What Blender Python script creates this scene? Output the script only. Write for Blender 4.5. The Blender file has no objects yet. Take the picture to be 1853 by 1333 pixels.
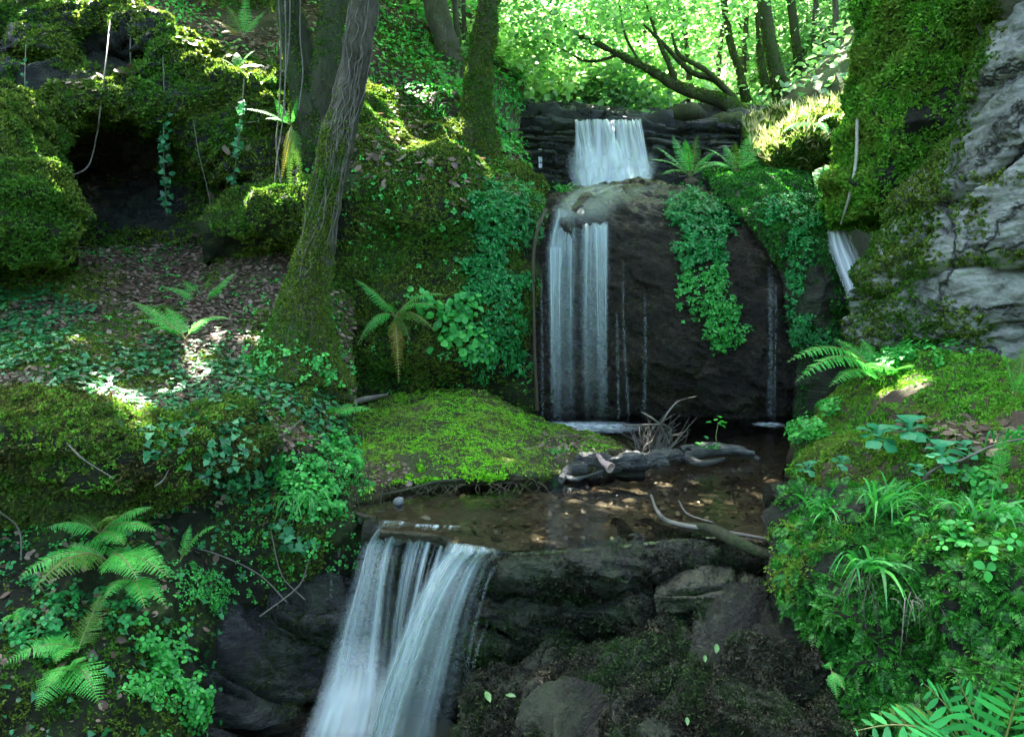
import bpy, math, random
import numpy as np
from mathutils import Vector
rng = np.random.default_rng(11)
random.seed(11)
R_ = math.radians
scene = bpy.context.scene
COL = scene.collection

# ---------------------------------------------------------------- camera
CAM = np.array([0.0, 0.0, 1.37])
FPX, CX, CY = 1454.0, 926.5, 666.5
PITCH = R_(7.29)
cp, sp_ = math.cos(PITCH), math.sin(PITCH)
FW = np.array([0, cp, -sp_]); UP = np.array([0, sp_, cp]); RT = np.array([1.0, 0, 0])

def P(px, py, Y):
    """world point seen at photograph pixel px, py at a distance of Y metres"""
    d = RT * ((px - CX) / FPX) + UP * (-(py - CY) / FPX) + FW
    return CAM + d * (Y / d[1])

def PZ(px, py, z):
    d = RT * ((px - CX) / FPX) + UP * (-(py - CY) / FPX) + FW
    return CAM + d * ((z - CAM[2]) / d[2])

def proj(Q):
    D = Q - CAM
    w = D @ FW
    w = np.where(w < .05, .05, w)
    return CX + FPX * (D @ RT) / w, CY - FPX * (D @ UP) / w

# ---------------------------------------------------------------- noise
def _hash(ix, iy, iz):
    h = (ix * 374761393 + iy * 668265263 + iz * 1274126177) & 0xFFFFFFFF
    h = ((h ^ (h >> 13)) * 1274126177) & 0xFFFFFFFF
    h = (h ^ (h >> 16)) & 0xFFFFFFFF
    return h.astype(np.float64) / 4294967295.0 * 2 - 1

def vnoise(p):
    i = np.floor(p).astype(np.int64); f = p - i
    u = f * f * f * (f * (f * 6 - 15) + 10)
    r = 0
    for dx in (0, 1):
        wx = u[..., 0] if dx else 1 - u[..., 0]
        for dy in (0, 1):
            wy = u[..., 1] if dy else 1 - u[..., 1]
            for dz in (0, 1):
                wz = u[..., 2] if dz else 1 - u[..., 2]
                r = r + wx * wy * wz * _hash(i[..., 0] + dx, i[..., 1] + dy, i[..., 2] + dz)
    return r

def fbm(p, o=4, g=.5):
    a, s, r = 1.0, 0, 0
    for k in range(o):
        r = r + a * vnoise(p + k * 17.3); s += a
        p = p * 2.03; a *= g
    return r / s * 1.5

def smooth(x, a, b):
    t = np.clip((x - a) / (b - a), 0, 1)
    return t * t * (3 - 2 * t)

# ---------------------------------------------------------------- curves and grids
def crom(pts, n):
    pts = np.asarray(pts, float); k = len(pts)
    if k == 2:
        t = np.linspace(0, 1, n).reshape((-1,) + (1,) * (pts.ndim - 1))
        return pts[0] * (1 - t) + pts[1] * t
    e = np.concatenate([[2 * pts[0] - pts[1]], pts, [2 * pts[-1] - pts[-2]]])
    t = np.linspace(0, k - 1, n); i = np.minimum(t.astype(int), k - 2); f = (t - i).reshape((-1,) + (1,) * (pts.ndim - 1))
    p0, p1, p2, p3 = e[i], e[i + 1], e[i + 2], e[i + 3]
    return .5 * (2 * p1 + (p2 - p0) * f + (2 * p0 - 5 * p1 + 4 * p2 - p3) * f ** 2 + (3 * p1 - p0 - 3 * p2 + p3) * f ** 3)

def grid_of(rows, nu, nv):
    rr = [crom(np.array([q if isinstance(q, np.ndarray) else P(*q) for q in r]), nu) for r in rows]
    return crom(np.array(rr), nv)

def normals(G, face_cam=True):
    du = np.gradient(G, axis=1); dv = np.gradient(G, axis=0)
    N = np.cross(du, dv); N /= np.linalg.norm(N, axis=2, keepdims=True) + 1e-9
    if face_cam:
        c = ((CAM - G) * N).sum(2)
        if np.mean(c) < 0: N = -N
    return N

class Surf:
    """a gridded surface in the world: G points, N normals"""
    def __init__(s, G, N=None, closed=False):
        s.G = G; s.closed = closed
        s.N = normals(G) if N is None else N

def surface(rows, nu=160, nv=140, amp=.06, freq=1.6, rough=.012, rfreq=11, strata=None, grain=None, lumps=0, lfreq=4, seed=0, vmask=None):
    G = grid_of(rows, nu, nv); N = normals(G)
    N = (N + np.roll(N, 1, 0) + np.roll(N, -1, 0)); N /= np.linalg.norm(N, axis=2, keepdims=True) + 1e-9
    q = G + seed * 7.7
    d = amp * fbm(q * freq, 4) + rough * fbm(q * rfreq, 3)
    if lumps:
        d = d + lumps * (1 - np.abs(fbm(q * lfreq, 2)) * 1.6)
    d0 = d
    if strata:
        sd, sf, sa = strata                       # direction across the beds, beds per metre, step
        w = G @ np.array(sd) * sf + .6 * fbm(q * .9, 3)
        k = np.floor(w); f = w - k
        jag = _hash(k.astype(np.int64), np.floor(fbm(q * 1.2 + k[..., None] * 3.1, 2) * 2.2).astype(np.int64), k.astype(np.int64) * 3)
        d = d + sa * (jag * .8 + .5 * smooth(f, 0, .25) * (1 - f) * 1.6 - .9 * np.exp(-((f) / .07) ** 2) - .9 * np.exp(-((f - 1) / .05) ** 2))
        d = d + sa * .25 * fbm(q * np.array([3, 3, 22]), 2)
    if grain:                                     # long ridges and cracks along the beds
        gd, ga, gc, gm = grain                    # bed normal, frequency along, frequency across, depth
        gd = np.array(gd, float); gd /= np.linalg.norm(gd)
        a = q @ gd; al = q - a[..., None] * gd
        e = fbm(al * ga + (a * gc)[..., None] * gd, 4)
        d = d + gm * (1 - 2.2 * np.abs(e)) + gm * .6 * np.sign(e) * smooth(np.abs(e), .0, .25)
    if vmask: d = d0 + (d - d0) * smooth(np.linspace(0, 1, nv), *vmask)[:, None]
    G = G + N * d[..., None]
    return Surf(G)

# ---------------------------------------------------------------- mesh objects
def link(o, parent=None):
    COL.objects.link(o)
    if parent is not None: o.parent = parent
    return o

def mesh_obj(name, V, F, mat, parent=None, origin=None, uv=None, smooth_=True, fmat=None):
    V = np.asarray(V, np.float64); F = np.asarray(F, np.int64)
    if parent is not None:
        org = np.array(parent['_org'])
    else:
        org = np.array(origin) if origin is not None else np.array([(V[:, 0].min() + V[:, 0].max()) / 2, (V[:, 1].min() + V[:, 1].max()) / 2, V[:, 2].min()])
    me = bpy.data.meshes.new(name)
    n, k = F.shape
    me.vertices.add(len(V)); me.vertices.foreach_set('co', (V - org).astype(np.float32).ravel())
    me.loops.add(n * k); me.loops.foreach_set('vertex_index', F.astype(np.int32).ravel())
    me.polygons.add(n); me.polygons.foreach_set('loop_start', (np.arange(n) * k).astype(np.int32))
    if smooth_: me.polygons.foreach_set('use_smooth', np.ones(n, bool))
    mats = mat if isinstance(mat, (list, tuple)) else [mat]
    for m in mats: me.materials.append(m)
    if fmat is not None: me.polygons.foreach_set('material_index', np.asarray(fmat, np.int32))
    if uv is not None:
        l = me.uv_layers.new(name='UVMap'); l.data.foreach_set('uv', np.asarray(uv)[F.ravel()].astype(np.float32).ravel())
    me.update(calc_edges=True); me.validate()
    o = bpy.data.objects.new(name, me)
    o['_org'] = [float(x) for x in org]
    if parent is None: o.location = org
    return link(o, parent)

def empty(name, loc):
    o = bpy.data.objects.new(name, None); o.location = loc; o.empty_display_size = .1
    o['_org'] = [float(x) for x in loc]
    return link(o)

def tag(o, label=None, cat=None, group=None, kind=None):
    if label: o['label'] = label
    if cat: o['category'] = cat
    if group: o['group'] = group
    if kind: o['kind'] = kind
    return o

def quads(nv, nu, wrap=False):
    i = np.arange(nv - 1)[:, None]; j = np.arange(nu if wrap else nu - 1)[None, :]
    a = i * nu + j; b = i * nu + (j + 1) % nu
    return np.stack([a, b, b + nu, a + nu], -1).reshape(-1, 4)

def solid_sheet(name, S, mat, parent=None, back=(0, .7, -.45), origin=None):
    """the surface with a rim and a back, so that it is a body and not a sheet"""
    nv, nu, _ = S.G.shape
    V = S.G.reshape(-1, 3); F = quads(nv, nu)
    bi = np.concatenate([np.arange(nu), np.arange(1, nv) * nu + nu - 1, (nv - 1) * nu + np.arange(nu - 2, -1, -1), np.arange(nv - 2, 0, -1) * nu])
    ctr = V.mean(0) + np.array(back)
    n = len(bi); ring = V[bi] * .8 + .2 * V.mean(0) + np.array(back) + .05 * fbm(V[bi] * 3, 2)[:, None]
    b0 = len(V); V2 = np.concatenate([V, ring, [ctr]])
    j = np.arange(n); jn = (j + 1) % n
    F1 = np.stack([bi[j], b0 + j, b0 + jn, bi[jn]], -1)
    F2 = np.stack([b0 + j, np.full(n, b0 + n), np.full(n, b0 + n), b0 + jn], -1)
    # last fan as quads: take two ring edges at a time
    m = n // 2 * 2
    F2 = np.stack([b0 + np.arange(0, m, 2), np.full(m // 2, b0 + n), b0 + (np.arange(2, m + 1, 2) % n), b0 + np.arange(1, m, 2)], -1)
    return mesh_obj(name, V2, np.concatenate([F, F1, F2]), mat, parent, origin)

def tube(pts, rad, nu=10, nv=40, rough=0, rfreq=8, ell=None):
    C = crom(np.array([q if isinstance(q, np.ndarray) else P(*q) for q in pts]), nv)
    r = crom(np.asarray(rad, float)[:, None], nv)[:, 0]; r = np.maximum(r, 1e-4)
    T = np.gradient(C, axis=0); T /= np.linalg.norm(T, axis=1, keepdims=True) + 1e-9
    ref = np.array([0.02, 1.0, 0.03]) if abs(T[:, 1].mean()) < .8 else np.array([0, 0, 1.0])
    A = np.cross(T, ref); A /= np.linalg.norm(A, axis=1, keepdims=True) + 1e-9
    B = np.cross(T, A)
    th = np.linspace(0, 2 * math.pi, nu, endpoint=False)
    N = A[:, None] * np.cos(th)[None, :, None] + B[:, None] * np.sin(th)[None, :, None]
    G = C[:, None] + N * r[:, None, None]
    if rough:
        G = G + N * (rough * fbm(G * rfreq, 3))[..., None] 
    return Surf(G, N, True)

def tube_vf(S):
    nv, nu, _ = S.G.shape
    V = S.G.reshape(-1, 3); F = quads(nv, nu, True)
    # caps
    c0 = S.G[0].mean(0); c1 = S.G[-1].mean(0); n = len(V); m = nu // 2 * 2
    j = np.arange(0, m, 2)
    F0 = np.stack([j, (j + 1) % nu, (j + 2) % nu, np.full(len(j), n)], -1)
    o = (nv - 1) * nu
    F1 = np.stack([o + (j + 2) % nu, o + (j + 1) % nu, o + j, np.full(len(j), n + 1)], -1)
    return np.concatenate([V, [c0, c1]]), np.concatenate([F, F0, F1])

def join(parts):
    Vs, Fs, b = [], [], 0
    for V, F in parts:
        Vs.append(V); Fs.append(F + b); b += len(V)
    return np.concatenate(Vs), np.concatenate(Fs)

# ---------------------------------------------------------------- scatter
def scatter(S, density, mask=None, seed=0):
    """random points on a surface: positions, normals"""
    G, N = S.G, S.N
    if S.closed:
        G = np.concatenate([G, G[:, :1]], 1); N = np.concatenate([N, N[:, :1]], 1)
    A, B, C, D = G[:-1, :-1], G[:-1, 1:], G[1:, 1:], G[1:, :-1]
    area = .5 * np.linalg.norm(np.cross(C - A, D - B), axis=2)
    mid = (A + B + C + D) / 4
    w = area * density
    if mask is not None: w = w * mask(mid, N[:-1, :-1])
    # nothing is grown far outside of what any nearby viewpoint sees
    px, py = proj(mid)
    w = np.where((px > -260) & (px < 2113) & (py > -260) & (py < 1560), w, 0)
    cnt = rng.poisson(np.maximum(w, 0))
    idx = np.repeat(np.arange(cnt.size), cnt.ravel())
    i, j = np.unravel_index(idx, cnt.shape)
    u, v = rng.random((2, len(idx), 1))
    lerp = lambda X: (X[i, j] * (1 - u) + X[i, j + 1] * u) * (1 - v) + (X[i + 1, j] * (1 - u) + X[i + 1, j + 1] * u) * v
    n = lerp(N); n /= np.linalg.norm(n, axis=1, keepdims=True) + 1e-9
    return lerp(G), n

def unit(v): return v / (np.linalg.norm(v, axis=-1, keepdims=True) + 1e-9)

def inst(T, pos, zax, scale, xax=None):
    """many copies of small templates as one leafy mesh"""
    n = len(pos); zax = unit(zax)
    if xax is None:
        xax = rng.normal(size=(n, 3))
    x = unit(xax - (xax * zax).sum(1, keepdims=True) * zax); y = np.cross(zax, x)
    Rm = np.stack([x, y, zax], 2) * np.asarray(scale).reshape(-1, 1, 1)
    sel = rng.integers(0, len(T), n); out = []
    for k, (tv, tf) in enumerate(T):
        I = np.where(sel == k)[0]
        if not len(I): continue
        V = np.einsum('nij,mj->nmi', Rm[I], tv) + pos[I][:, None]
        F = tf[None] + (np.arange(len(I)) * len(tv))[:, None, None]
        out.append((V.reshape(-1, 3), F.reshape(-1, 4)))
    if not out: return np.zeros((4, 3)), np.array([[0, 1, 2, 3]])
    return join(out)

def blade(d, L, w, droop=.3, seg=1):
    """one narrow moss leaf as a diamond"""
    d = unit(np.array(d)); s = unit(np.cross(d, rng.normal(size=3)))
    m = d * L * .5; t = d * L + np.array([0, 0, -droop * L])
    return np.array([[0, 0, 0], m + s * w, t, m - s * w])

def t_moss(nb=8, L=1, w=.16, spread=.9, droop=.25):
    V, F = [], []
    for k in range(nb):
        d = rng.normal(size=3) * spread; d[2] = abs(d[2]) * .5 + .75
        b = blade(d, L * rng.uniform(.6, 1.1), w, droop); b[:, :2] += rng.normal(size=2) * .22
        F.append(np.arange(4) + 4 * k); V.append(b)
    return np.concatenate(V), np.array(F)
MOSS = [t_moss() for _ in range(6)]
MOSS_LITE = [t_moss(5, 1, .22) for _ in range(6)]
MOSS_FINE = [t_moss(9, 1, .085, .8, .5) for _ in range(6)]

def t_leaf(w=.8, fold=.16, curl=.15):
    return np.array([[0, 0, 0], [w * .42, .28, fold], [w * .42, .66, fold * .8 - curl * .4], [0, 1, -curl], [-w * .42, .66, fold * .8 - curl * .4], [-w * .42, .28, fold]], float), np.array([[0, 1, 2, 3], [0, 3, 4, 5]])
LEAF = [t_leaf(rng.uniform(.75, 1.15), rng.uniform(.02, .2), rng.uniform(0, .35)) for _ in range(5)]
def t_leaf9(o, fold=.1, curl=.2):
    # o: half outline (x, y) at three heights, mirrored
    (x1, y1), (x2, y2), (x3, y3) = o
    z = lambda x, y: fold * abs(x) * 2 - curl * y * y
    v = [(0, 0), (x1, y1), (x2, y2), (x3, y3), (0, 1), (-x3, y3), (-x2, y2), (-x1, y1), (0, y2)]
    return np.array([[x, y, z(x, y)] for x, y in v], float), np.array([[0, 1, 2, 8], [8, 2, 3, 4], [0, 8, 6, 7], [8, 4, 5, 6]])
OVAL = [t_leaf9([(rng.uniform(.26, .36), .18), (rng.uniform(.38, .48), .5), (rng.uniform(.22, .32), .82)], rng.uniform(.03, .2), rng.uniform(.05, .4)) for _ in range(5)]
IVYL = [t_leaf9([(rng.uniform(.48, .6), rng.uniform(-.05, .15)), (.26, .36), (rng.uniform(.36, .46), .52)], rng.uniform(.03, .15), rng.uniform(.05, .3)) for _ in range(5)]
LITTER = [t_leaf(rng.uniform(.5, .9), rng.uniform(-.2, .35), rng.uniform(-.3, .5)) for _ in range(7)]
def t_sprig(n=3, w=.95):
    V, F = [], []
    for k in range(n):
        a = 2 * math.pi * k / n + rng.uniform(-.25, .25); lv, lf = t_leaf9([(.26 * w, .16), (.44 * w, .5), (.30 * w, .84)], .1, .25)
        lv = lv * .62 + np.array([0, .08, 0]); c, s = math.cos(a), math.sin(a)
        V.append(np.stack([lv[:, 0] * c - lv[:, 1] * s, lv[:, 0] * s + lv[:, 1] * c, lv[:, 2] + rng.uniform(-.05, .1)], 1)); F.append(lf + 9 * k)
    return np.concatenate(V), np.concatenate(F)
SPRIG = [t_sprig(3) for _ in range(4)] + [t_sprig(4, 1.1)]
def t_feather(n=7):
    """flat feather-like shoot of a large moss, lying along +y"""
    V, F = [], []; k = 0
    ax = lambda t: np.array([0, t, .12 * math.sin(t * 2.6) - .18 * t * t])
    V.append(np.array([ax(0) + [.025, 0, 0], ax(.5) + [.02, 0, 0], ax(1), ax(.5) - [.02, 0, 0]])); F.append(np.arange(4)); k = 4
    for i in range(n):
        t = .12 + .82 * i / (n - 1); L = .42 * (1 - .75 * abs(t - .35) ** 1.2 / .6) * rng.uniform(.8, 1.15)
        for s in (-1, 1):
            o = ax(t); tip = o + np.array([s * L, L * .62, -.06]); m = (o + tip) / 2; q = np.array([-s * .3, .5, 0]) * .12
            V.append(np.array([o, m + q, tip, m - q])); F.append(np.arange(4) + k); k += 4
    return np.concatenate(V), np.array(F)
FEATHER = [t_feather() for _ in range(5)]
def t_star(n=6):
    V, F = [], []
    for k in range(n):
        a = 6.283 * k / n + rng.uniform(-.4, .4); d = np.array([math.cos(a), math.sin(a), rng.uniform(.15, .9)])
        V.append(blade(d, rng.uniform(.6, 1), .15, .2)); F.append(np.arange(4) + 4 * k)
    return np.concatenate(V), np.array(F)
STAR = [t_star() for _ in range(5)]
def t_grass():
    V, F = [], []
    for k in range(4):
        a = rng.uniform(0, 6.28); d = np.array([math.cos(a) * .35, math.sin(a) * .35, 1])
        V.append(blade(d, rng.uniform(.6, 1), .035, .12)); F.append(np.arange(4) + 4 * k)
    return np.concatenate(V), np.array(F)
GRASS = [t_grass() for _ in range(4)]

UPV = np.array([0, 0, 1.0])
def moss_on(name, S, mat, parent, density=2500, size=.026, mask=None, hang=0.0, T=MOSS, upb=.25, origin=None, lift=.0):
    pos, n = scatter(S, density, mask)
    z = n + UPV * upb - UPV * hang + rng.normal(size=n.shape) * .18
    sc = size * rng.uniform(.55, 1.5, len(pos))
    V, F = inst(T, pos + n * (lift - .003), z, sc)
    return mesh_obj(name, V, F, mat, parent, origin, smooth_=False)

def noise_mask(freq=1.5, thr=0.0, soft=.25, seed=0, slope=None):
    def f(p, n):
        m = smooth(fbm(p * freq + seed * 5.3, 3), thr - soft, thr + soft)
        if slope is not None: m = m * smooth(n[..., 2], slope[0], slope[1])
        return m
    return f
def blob_mask(blobs, soft=.35, nfreq=9, namp=.4):
    """patches given as photograph ellipses (px, py, rx, ry), with ragged edges"""
    def f(p, n):
        px, py = proj(p); m = np.zeros(px.shape); nz = namp * fbm(p * nfreq, 3)
        for (a, b, rx, ry) in blobs:
            d = np.sqrt(((px - a) / rx) ** 2 + ((py - b) / ry) ** 2) + nz
            m = np.maximum(m, 1 - smooth(d, 1 - soft, 1 + soft * .4))
        return m
    return f
# ---------------------------------------------------------------- materials
def new_mat(name):
    m = bpy.data.materials.new(name); m.use_nodes = True
    nt = m.node_tree; nt.nodes.clear()
    out = nt.nodes.new('ShaderNodeOutputMaterial')
    return m, nt, out
def nd(nt, t, **kw):
    n = nt.nodes.new(t)
    for k, v in kw.items():
        if k in n.inputs: n.inputs[k].default_value = v
        else: setattr(n, k, v)
    return n
def ramp(nt, fac, stops):
    r = nt.nodes.new('ShaderNodeValToRGB'); e = r.color_ramp.elements
    while len(e) < len(stops): e.new(.5)
    for i, (p, c) in enumerate(stops):
        e[i].position = p; e[i].color = (*c, 1) if len(c) == 3 else c
    nt.links.new(fac, r.inputs[0]); return r.outputs[0]
def g(v): return (v, v, v)
def pos_noise(nt, scale, detail=4, stretch=None, rough=.6, dist=0):
    ge = nt.nodes.new('ShaderNodeNewGeometry'); src = ge.outputs['Position']
    if stretch is not None:
        mp = nt.nodes.new('ShaderNodeMapping'); mp.inputs['Rotation'].default_value = stretch[1]; mp.inputs['Scale'].default_value = stretch[0]
        nt.links.new(src, mp.inputs[0]); src = mp.outputs[0]
    n = nd(nt, 'ShaderNodeTexNoise', Scale=scale, Detail=detail, Roughness=rough, Distortion=dist)
    nt.links.new(src, n.inputs['Vector']); return n.outputs[0]
def mixc(nt, a, b, f, mode='MIX'):
    m = nt.nodes.new('ShaderNodeMix'); m.data_type = 'RGBA'; m.blend_type = mode
    for s, v in ((m.inputs[0], f), (m.inputs[6], a), (m.inputs[7], b)):
        if hasattr(v, 'links'): nt.links.new(v, s)
        else: s.default_value = (*v, 1) if isinstance(v, tuple) and len(v) == 3 else v
    return m.outputs[2]

def leaf_mat(name, cols, rough=.5, trans=.35, tcol=None, patch=None, pscale=2.2, spec=.4):
    """cols: dark to light pigment; each leaf picks its own; patch: second pigment that comes in patches"""
    m, nt, out = new_mat(name)
    ge = nt.nodes.new('ShaderNodeNewGeometry')
    n = len(cols); c = ramp(nt, ge.outputs['Random Per Island'], [(i / max(1, n - 1), cols[i]) for i in range(n)])
    if patch:
        f = ramp(nt, pos_noise(nt, pscale, 3), [(.45, g(0)), (.6, g(1))])
        c = mixc(nt, c, ramp(nt, ge.outputs['Random Per Island'], [(i / max(1, len(patch) - 1), patch[i]) for i in range(len(patch))]), f)
    b = nd(nt, 'ShaderNodeBsdfPrincipled', Roughness=rough); b.inputs['Specular IOR Level'].default_value = spec
    nt.links.new(c, b.inputs['Base Color'])
    t = nt.nodes.new('ShaderNodeBsdfTranslucent')
    tc = mixc(nt, c, tcol or (.9, 1.0, .35), .45, 'MIX') if tcol is None else mixc(nt, c, tcol, .6)
    if tcol is None:
        tc = mixc(nt, c, (1.45, 1.55, .95, 1), 1.0, 'MULTIPLY')
    nt.links.new(tc, t.inputs[0])
    mx = nt.nodes.new('ShaderNodeMixShader'); mx.inputs[0].default_value = trans
    nt.links.new(b.outputs[0], mx.inputs[1]); nt.links.new(t.outputs[0], mx.inputs[2]); nt.links.new(mx.outputs[0], out.inputs[0])
    return m

def rock_mat(name, cols, rough=(.3, .7), bump=.5, bscale=14, stretch=((1, 1, 5), (0, 0, 0)), grow=None, gcol=((.012, .02, .006), (.03, .05, .012)), spec=.5, gscale=2.5, glo=.45, ghi=.6, cracks=None):
    m, nt, out = new_mat(name)
    n1 = pos_noise(nt, 3.1, 6, stretch, .65, .3); n2 = pos_noise(nt, 26, 5, stretch, .7)
    v = mixc(nt, n1, n2, .45)
    c = ramp(nt, v, [(.3 + .4 * i / (len(cols) - 1), cols[i]) for i in range(len(cols))])
    rg = ramp(nt, n2, [(.3, g(rough[0])), (.7, g(rough[1]))])
    ck = None
    if cracks:                                         # joints: scale, width
        ge = nt.nodes.new('ShaderNodeNewGeometry'); wn = nd(nt, 'ShaderNodeTexNoise', Scale=1.6, Detail=5, Roughness=.65); nt.links.new(ge.outputs['Position'], wn.inputs['Vector'])
        va = nd(nt, 'ShaderNodeVectorMath', operation='MULTIPLY_ADD'); nt.links.new(wn.outputs['Color'], va.inputs[0]); va.inputs[1].default_value = (.7, .7, .7); nt.links.new(ge.outputs['Position'], va.inputs[2])
        mp = nt.nodes.new('ShaderNodeMapping'); mp.inputs['Rotation'].default_value = stretch[1]; mp.inputs['Scale'].default_value = (1, 1, 1.9); nt.links.new(va.outputs[0], mp.inputs[0])
        vo = nt.nodes.new('ShaderNodeTexVoronoi'); vo.feature = 'DISTANCE_TO_EDGE'; vo.inputs['Scale'].default_value = cracks[0]; nt.links.new(mp.outputs[0], vo.inputs['Vector'])
        ck = ramp(nt, vo.outputs['Distance'], [(0, g(0)), (cracks[1], g(1))])
        c = mixc(nt, c, ck, .9, 'MULTIPLY')
    if grow:                                           # thin moss, algae or lichen film with its own outline
        f = ramp(nt, pos_noise(nt, gscale, 6, None, .7), [(glo, g(0)), (ghi, g(1))])
        gc = ramp(nt, pos_noise(nt, 40, 3), [(.35, gcol[0]), (.65, gcol[1])])
        ff = nd(nt, 'ShaderNodeMath', operation='MULTIPLY'); nt.links.new(f, ff.inputs[0]); ff.inputs[1].default_value = grow
        c = mixc(nt, c, gc, ff.outputs[0])
        rg = mixc(nt, rg, g(.8), ff.outputs[0])
    b = nt.nodes.new('ShaderNodeBsdfPrincipled'); b.inputs['Specular IOR Level'].default_value = spec
    nt.links.new(c, b.inputs['Base Color']); nt.links.new(rg, b.inputs['Roughness'])
    n3 = pos_noise(nt, bscale, 8, stretch, .68, .2); n4 = pos_noise(nt, 70, 3)
    h = mixc(nt, n3, n4, .25)
    if ck is not None: h = mixc(nt, h, ck, .5)
    bp = nd(nt, 'ShaderNodeBump', Strength=bump, Distance=.04); nt.links.new(h, bp.inputs['Height']); nt.links.new(bp.outputs[0], b.inputs['Normal'])
    nt.links.new(b.outputs[0], out.inputs[0]); return m

M = {}
M['moss_olive'] = leaf_mat('moss_olive', [(.025, .045, .006), (.08, .125, .017), (.17, .22, .035)], .7, .3, patch=[(.022, .07, .008), (.075, .18, .020)], spec=.15)
M['moss_fresh'] = leaf_mat('moss_fresh', [(.025, .11, .010), (.08, .25, .020), (.16, .38, .04)], .6, .35, patch=[(.09, .16, .02), (.15, .24, .03)], spec=.15)
M['moss_bright'] = leaf_mat('moss_bright', [(.09, .30, .014), (.19, .50, .025), (.30, .62, .045)], .6, .4, patch=[(.17, .27, .03), (.24, .38, .05)], pscale=3, spec=.15)
M['moss_deep'] = leaf_mat('moss_deep', [(.006, .045, .005), (.018, .12, .013), (.05, .25, .027)], .5, .35, spec=.25)
M['moss_dark'] = leaf_mat('moss_dark', [(.010, .013, .006), (.022, .028, .010), (.05, .06, .018)], .6, .2, patch=[(.012, .02, .008), (.025, .035, .016)], spec=.1)
M['wet_moss'] = leaf_mat('wet_moss', [(.003, .0032, .002), (.010, .010, .0065), (.045, .043, .028)], .55, .1, patch=[(.006, .012, .004), (.035, .065, .020)], pscale=3.5, spec=.07)
M['moss_brown'] = leaf_mat('moss_brown', [(.03, .027, .009), (.07, .065, .018), (.13, .13, .03)], .7, .25, patch=[(.04, .06, .012), (.08, .11, .02)], spec=.15)
M['creeper'] = leaf_mat('creeper_leaf', [(.007, .09, .020), (.015, .18, .038), (.035, .30, .068)], .45, .35, spec=.35)
M['leafy'] = leaf_mat('leafy_leaf', [(.02, .15, .03), (.04, .30, .05), (.10, .45, .08)], .45, .4, spec=.35)
M['ivy'] = leaf_mat('ivy_leaf', [(.006, .055, .018), (.015, .12, .04), (.05, .22, .08)], .4, .25, spec=.35)
M['saxifrage'] = leaf_mat('rosette_leaf', [(.015, .13, .05), (.03, .22, .09)], .5, .25, spec=.35)
M['fern'] = leaf_mat('fern_frond', [(.028, .19, .024), (.05, .32, .046), (.10, .43, .075)], .5, .4, spec=.3)
M['fern_yellow'] = leaf_mat('fern_yellow_frond', [(.09, .10, .012), (.18, .15, .02), (.25, .18, .025)], .6, .4, spec=.2)
M['fern_olive'] = leaf_mat('fern_olive_frond', [(.03, .08, .012), (.06, .14, .02), (.10, .18, .03)], .6, .4, spec=.2)
M['grass'] = leaf_mat('grass_blade', [(.02, .16, .03), (.04, .28, .05), (.09, .36, .06)], .4, .4, spec=.4)
M['litter'] = leaf_mat('dead_leaf', [(.04, .023, .015), (.10, .062, .043), (.22, .15, .115), (.06, .035, .024)], .6, .2, tcol=(.3, .18, .1), spec=.3)
M['litter_dark'] = leaf_mat('wet_dead_leaf', [(.025, .015, .01), (.07, .045, .025), (.14, .10, .05)], .35, .1, tcol=(.2, .12, .06), spec=.5)
M['leaf_sun'] = leaf_mat('tree_leaf', [(.07, .19, .08), (.17, .35, .14), (.34, .50, .27)], .35, .55, spec=.5)
M['leaf_far'] = leaf_mat('far_tree_leaf', [(.04, .16, .08), (.08, .26, .13), (.16, .36, .20)], .45, .45, spec=.4)
M['leaf_glare'] = leaf_mat('glare_lightened_leaf', [(.22, .40, .17), (.36, .55, .28), (.5, .66, .4)], .35, .5, spec=.5)  # lightened leaf colour stands in for sun glare and bright sky gaps
M['green_leaf'] = leaf_mat('fallen_green_leaf', [(.035, .11, .03), (.07, .17, .05)], .4, .2)
M['yellow_leaf'] = leaf_mat('fallen_yellow_leaf', [(.10, .09, .02), (.17, .14, .04)], .4, .2)

M['rock_moss'] = rock_mat('mossy_ground', [(.004, .0045, .0025), (.010, .011, .005), (.022, .022, .010)], (.6, .9), 1.0, 20, grow=1, gcol=((.012, .02, .005), (.035, .055, .012)), spec=.2)
M['rock_black'] = rock_mat('wet_black_rock', [(.004, .003, .002), (.018, .013, .0085), (.068, .050, .032)], (.15, .5), 1.0, 44, ((.8, .8, 2.0), (0, .5, 0)), spec=.3)
M['rock_ledge'] = rock_mat('wet_layered_rock', [(.004, .004, .0045), (.010, .010, .010), (.028, .027, .025)], (.2, .55), .9, 16, ((1, 1, 7), (0, .04, 0)), grow=.6, spec=.5)
M['rock_slate'] = rock_mat('wet_slate', [(.003, .003, .003), (.011, .011, .0115), (.06, .058, .058)], (.08, .34), 1.0, 20, ((1, 1, 6), (0, .55, 0)), grow=.3, spec=.4)
M['rock_grey'] = rock_mat('pale_grey_rock', [(.03, .03, .028), (.10, .10, .093), (.20, .20, .187), (.30, .295, .275)], (.6, .85), 1.0, 16, ((1, 1, 2.2), (0, -.6, 0)), grow=.8, gcol=((.02, .022, .018), (.06, .06, .05)), glo=.56, ghi=.64, gscale=2.2, spec=.3, cracks=(.95, .035))
M['rock_ochre'] = rock_mat('ochre_rock', [(.005, .0045, .003), (.018, .016, .009), (.05, .046, .025)], (.4, .7), .8, 12, ((1, 1, 5), (0, .2, 0)), grow=.6, spec=.4)
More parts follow.
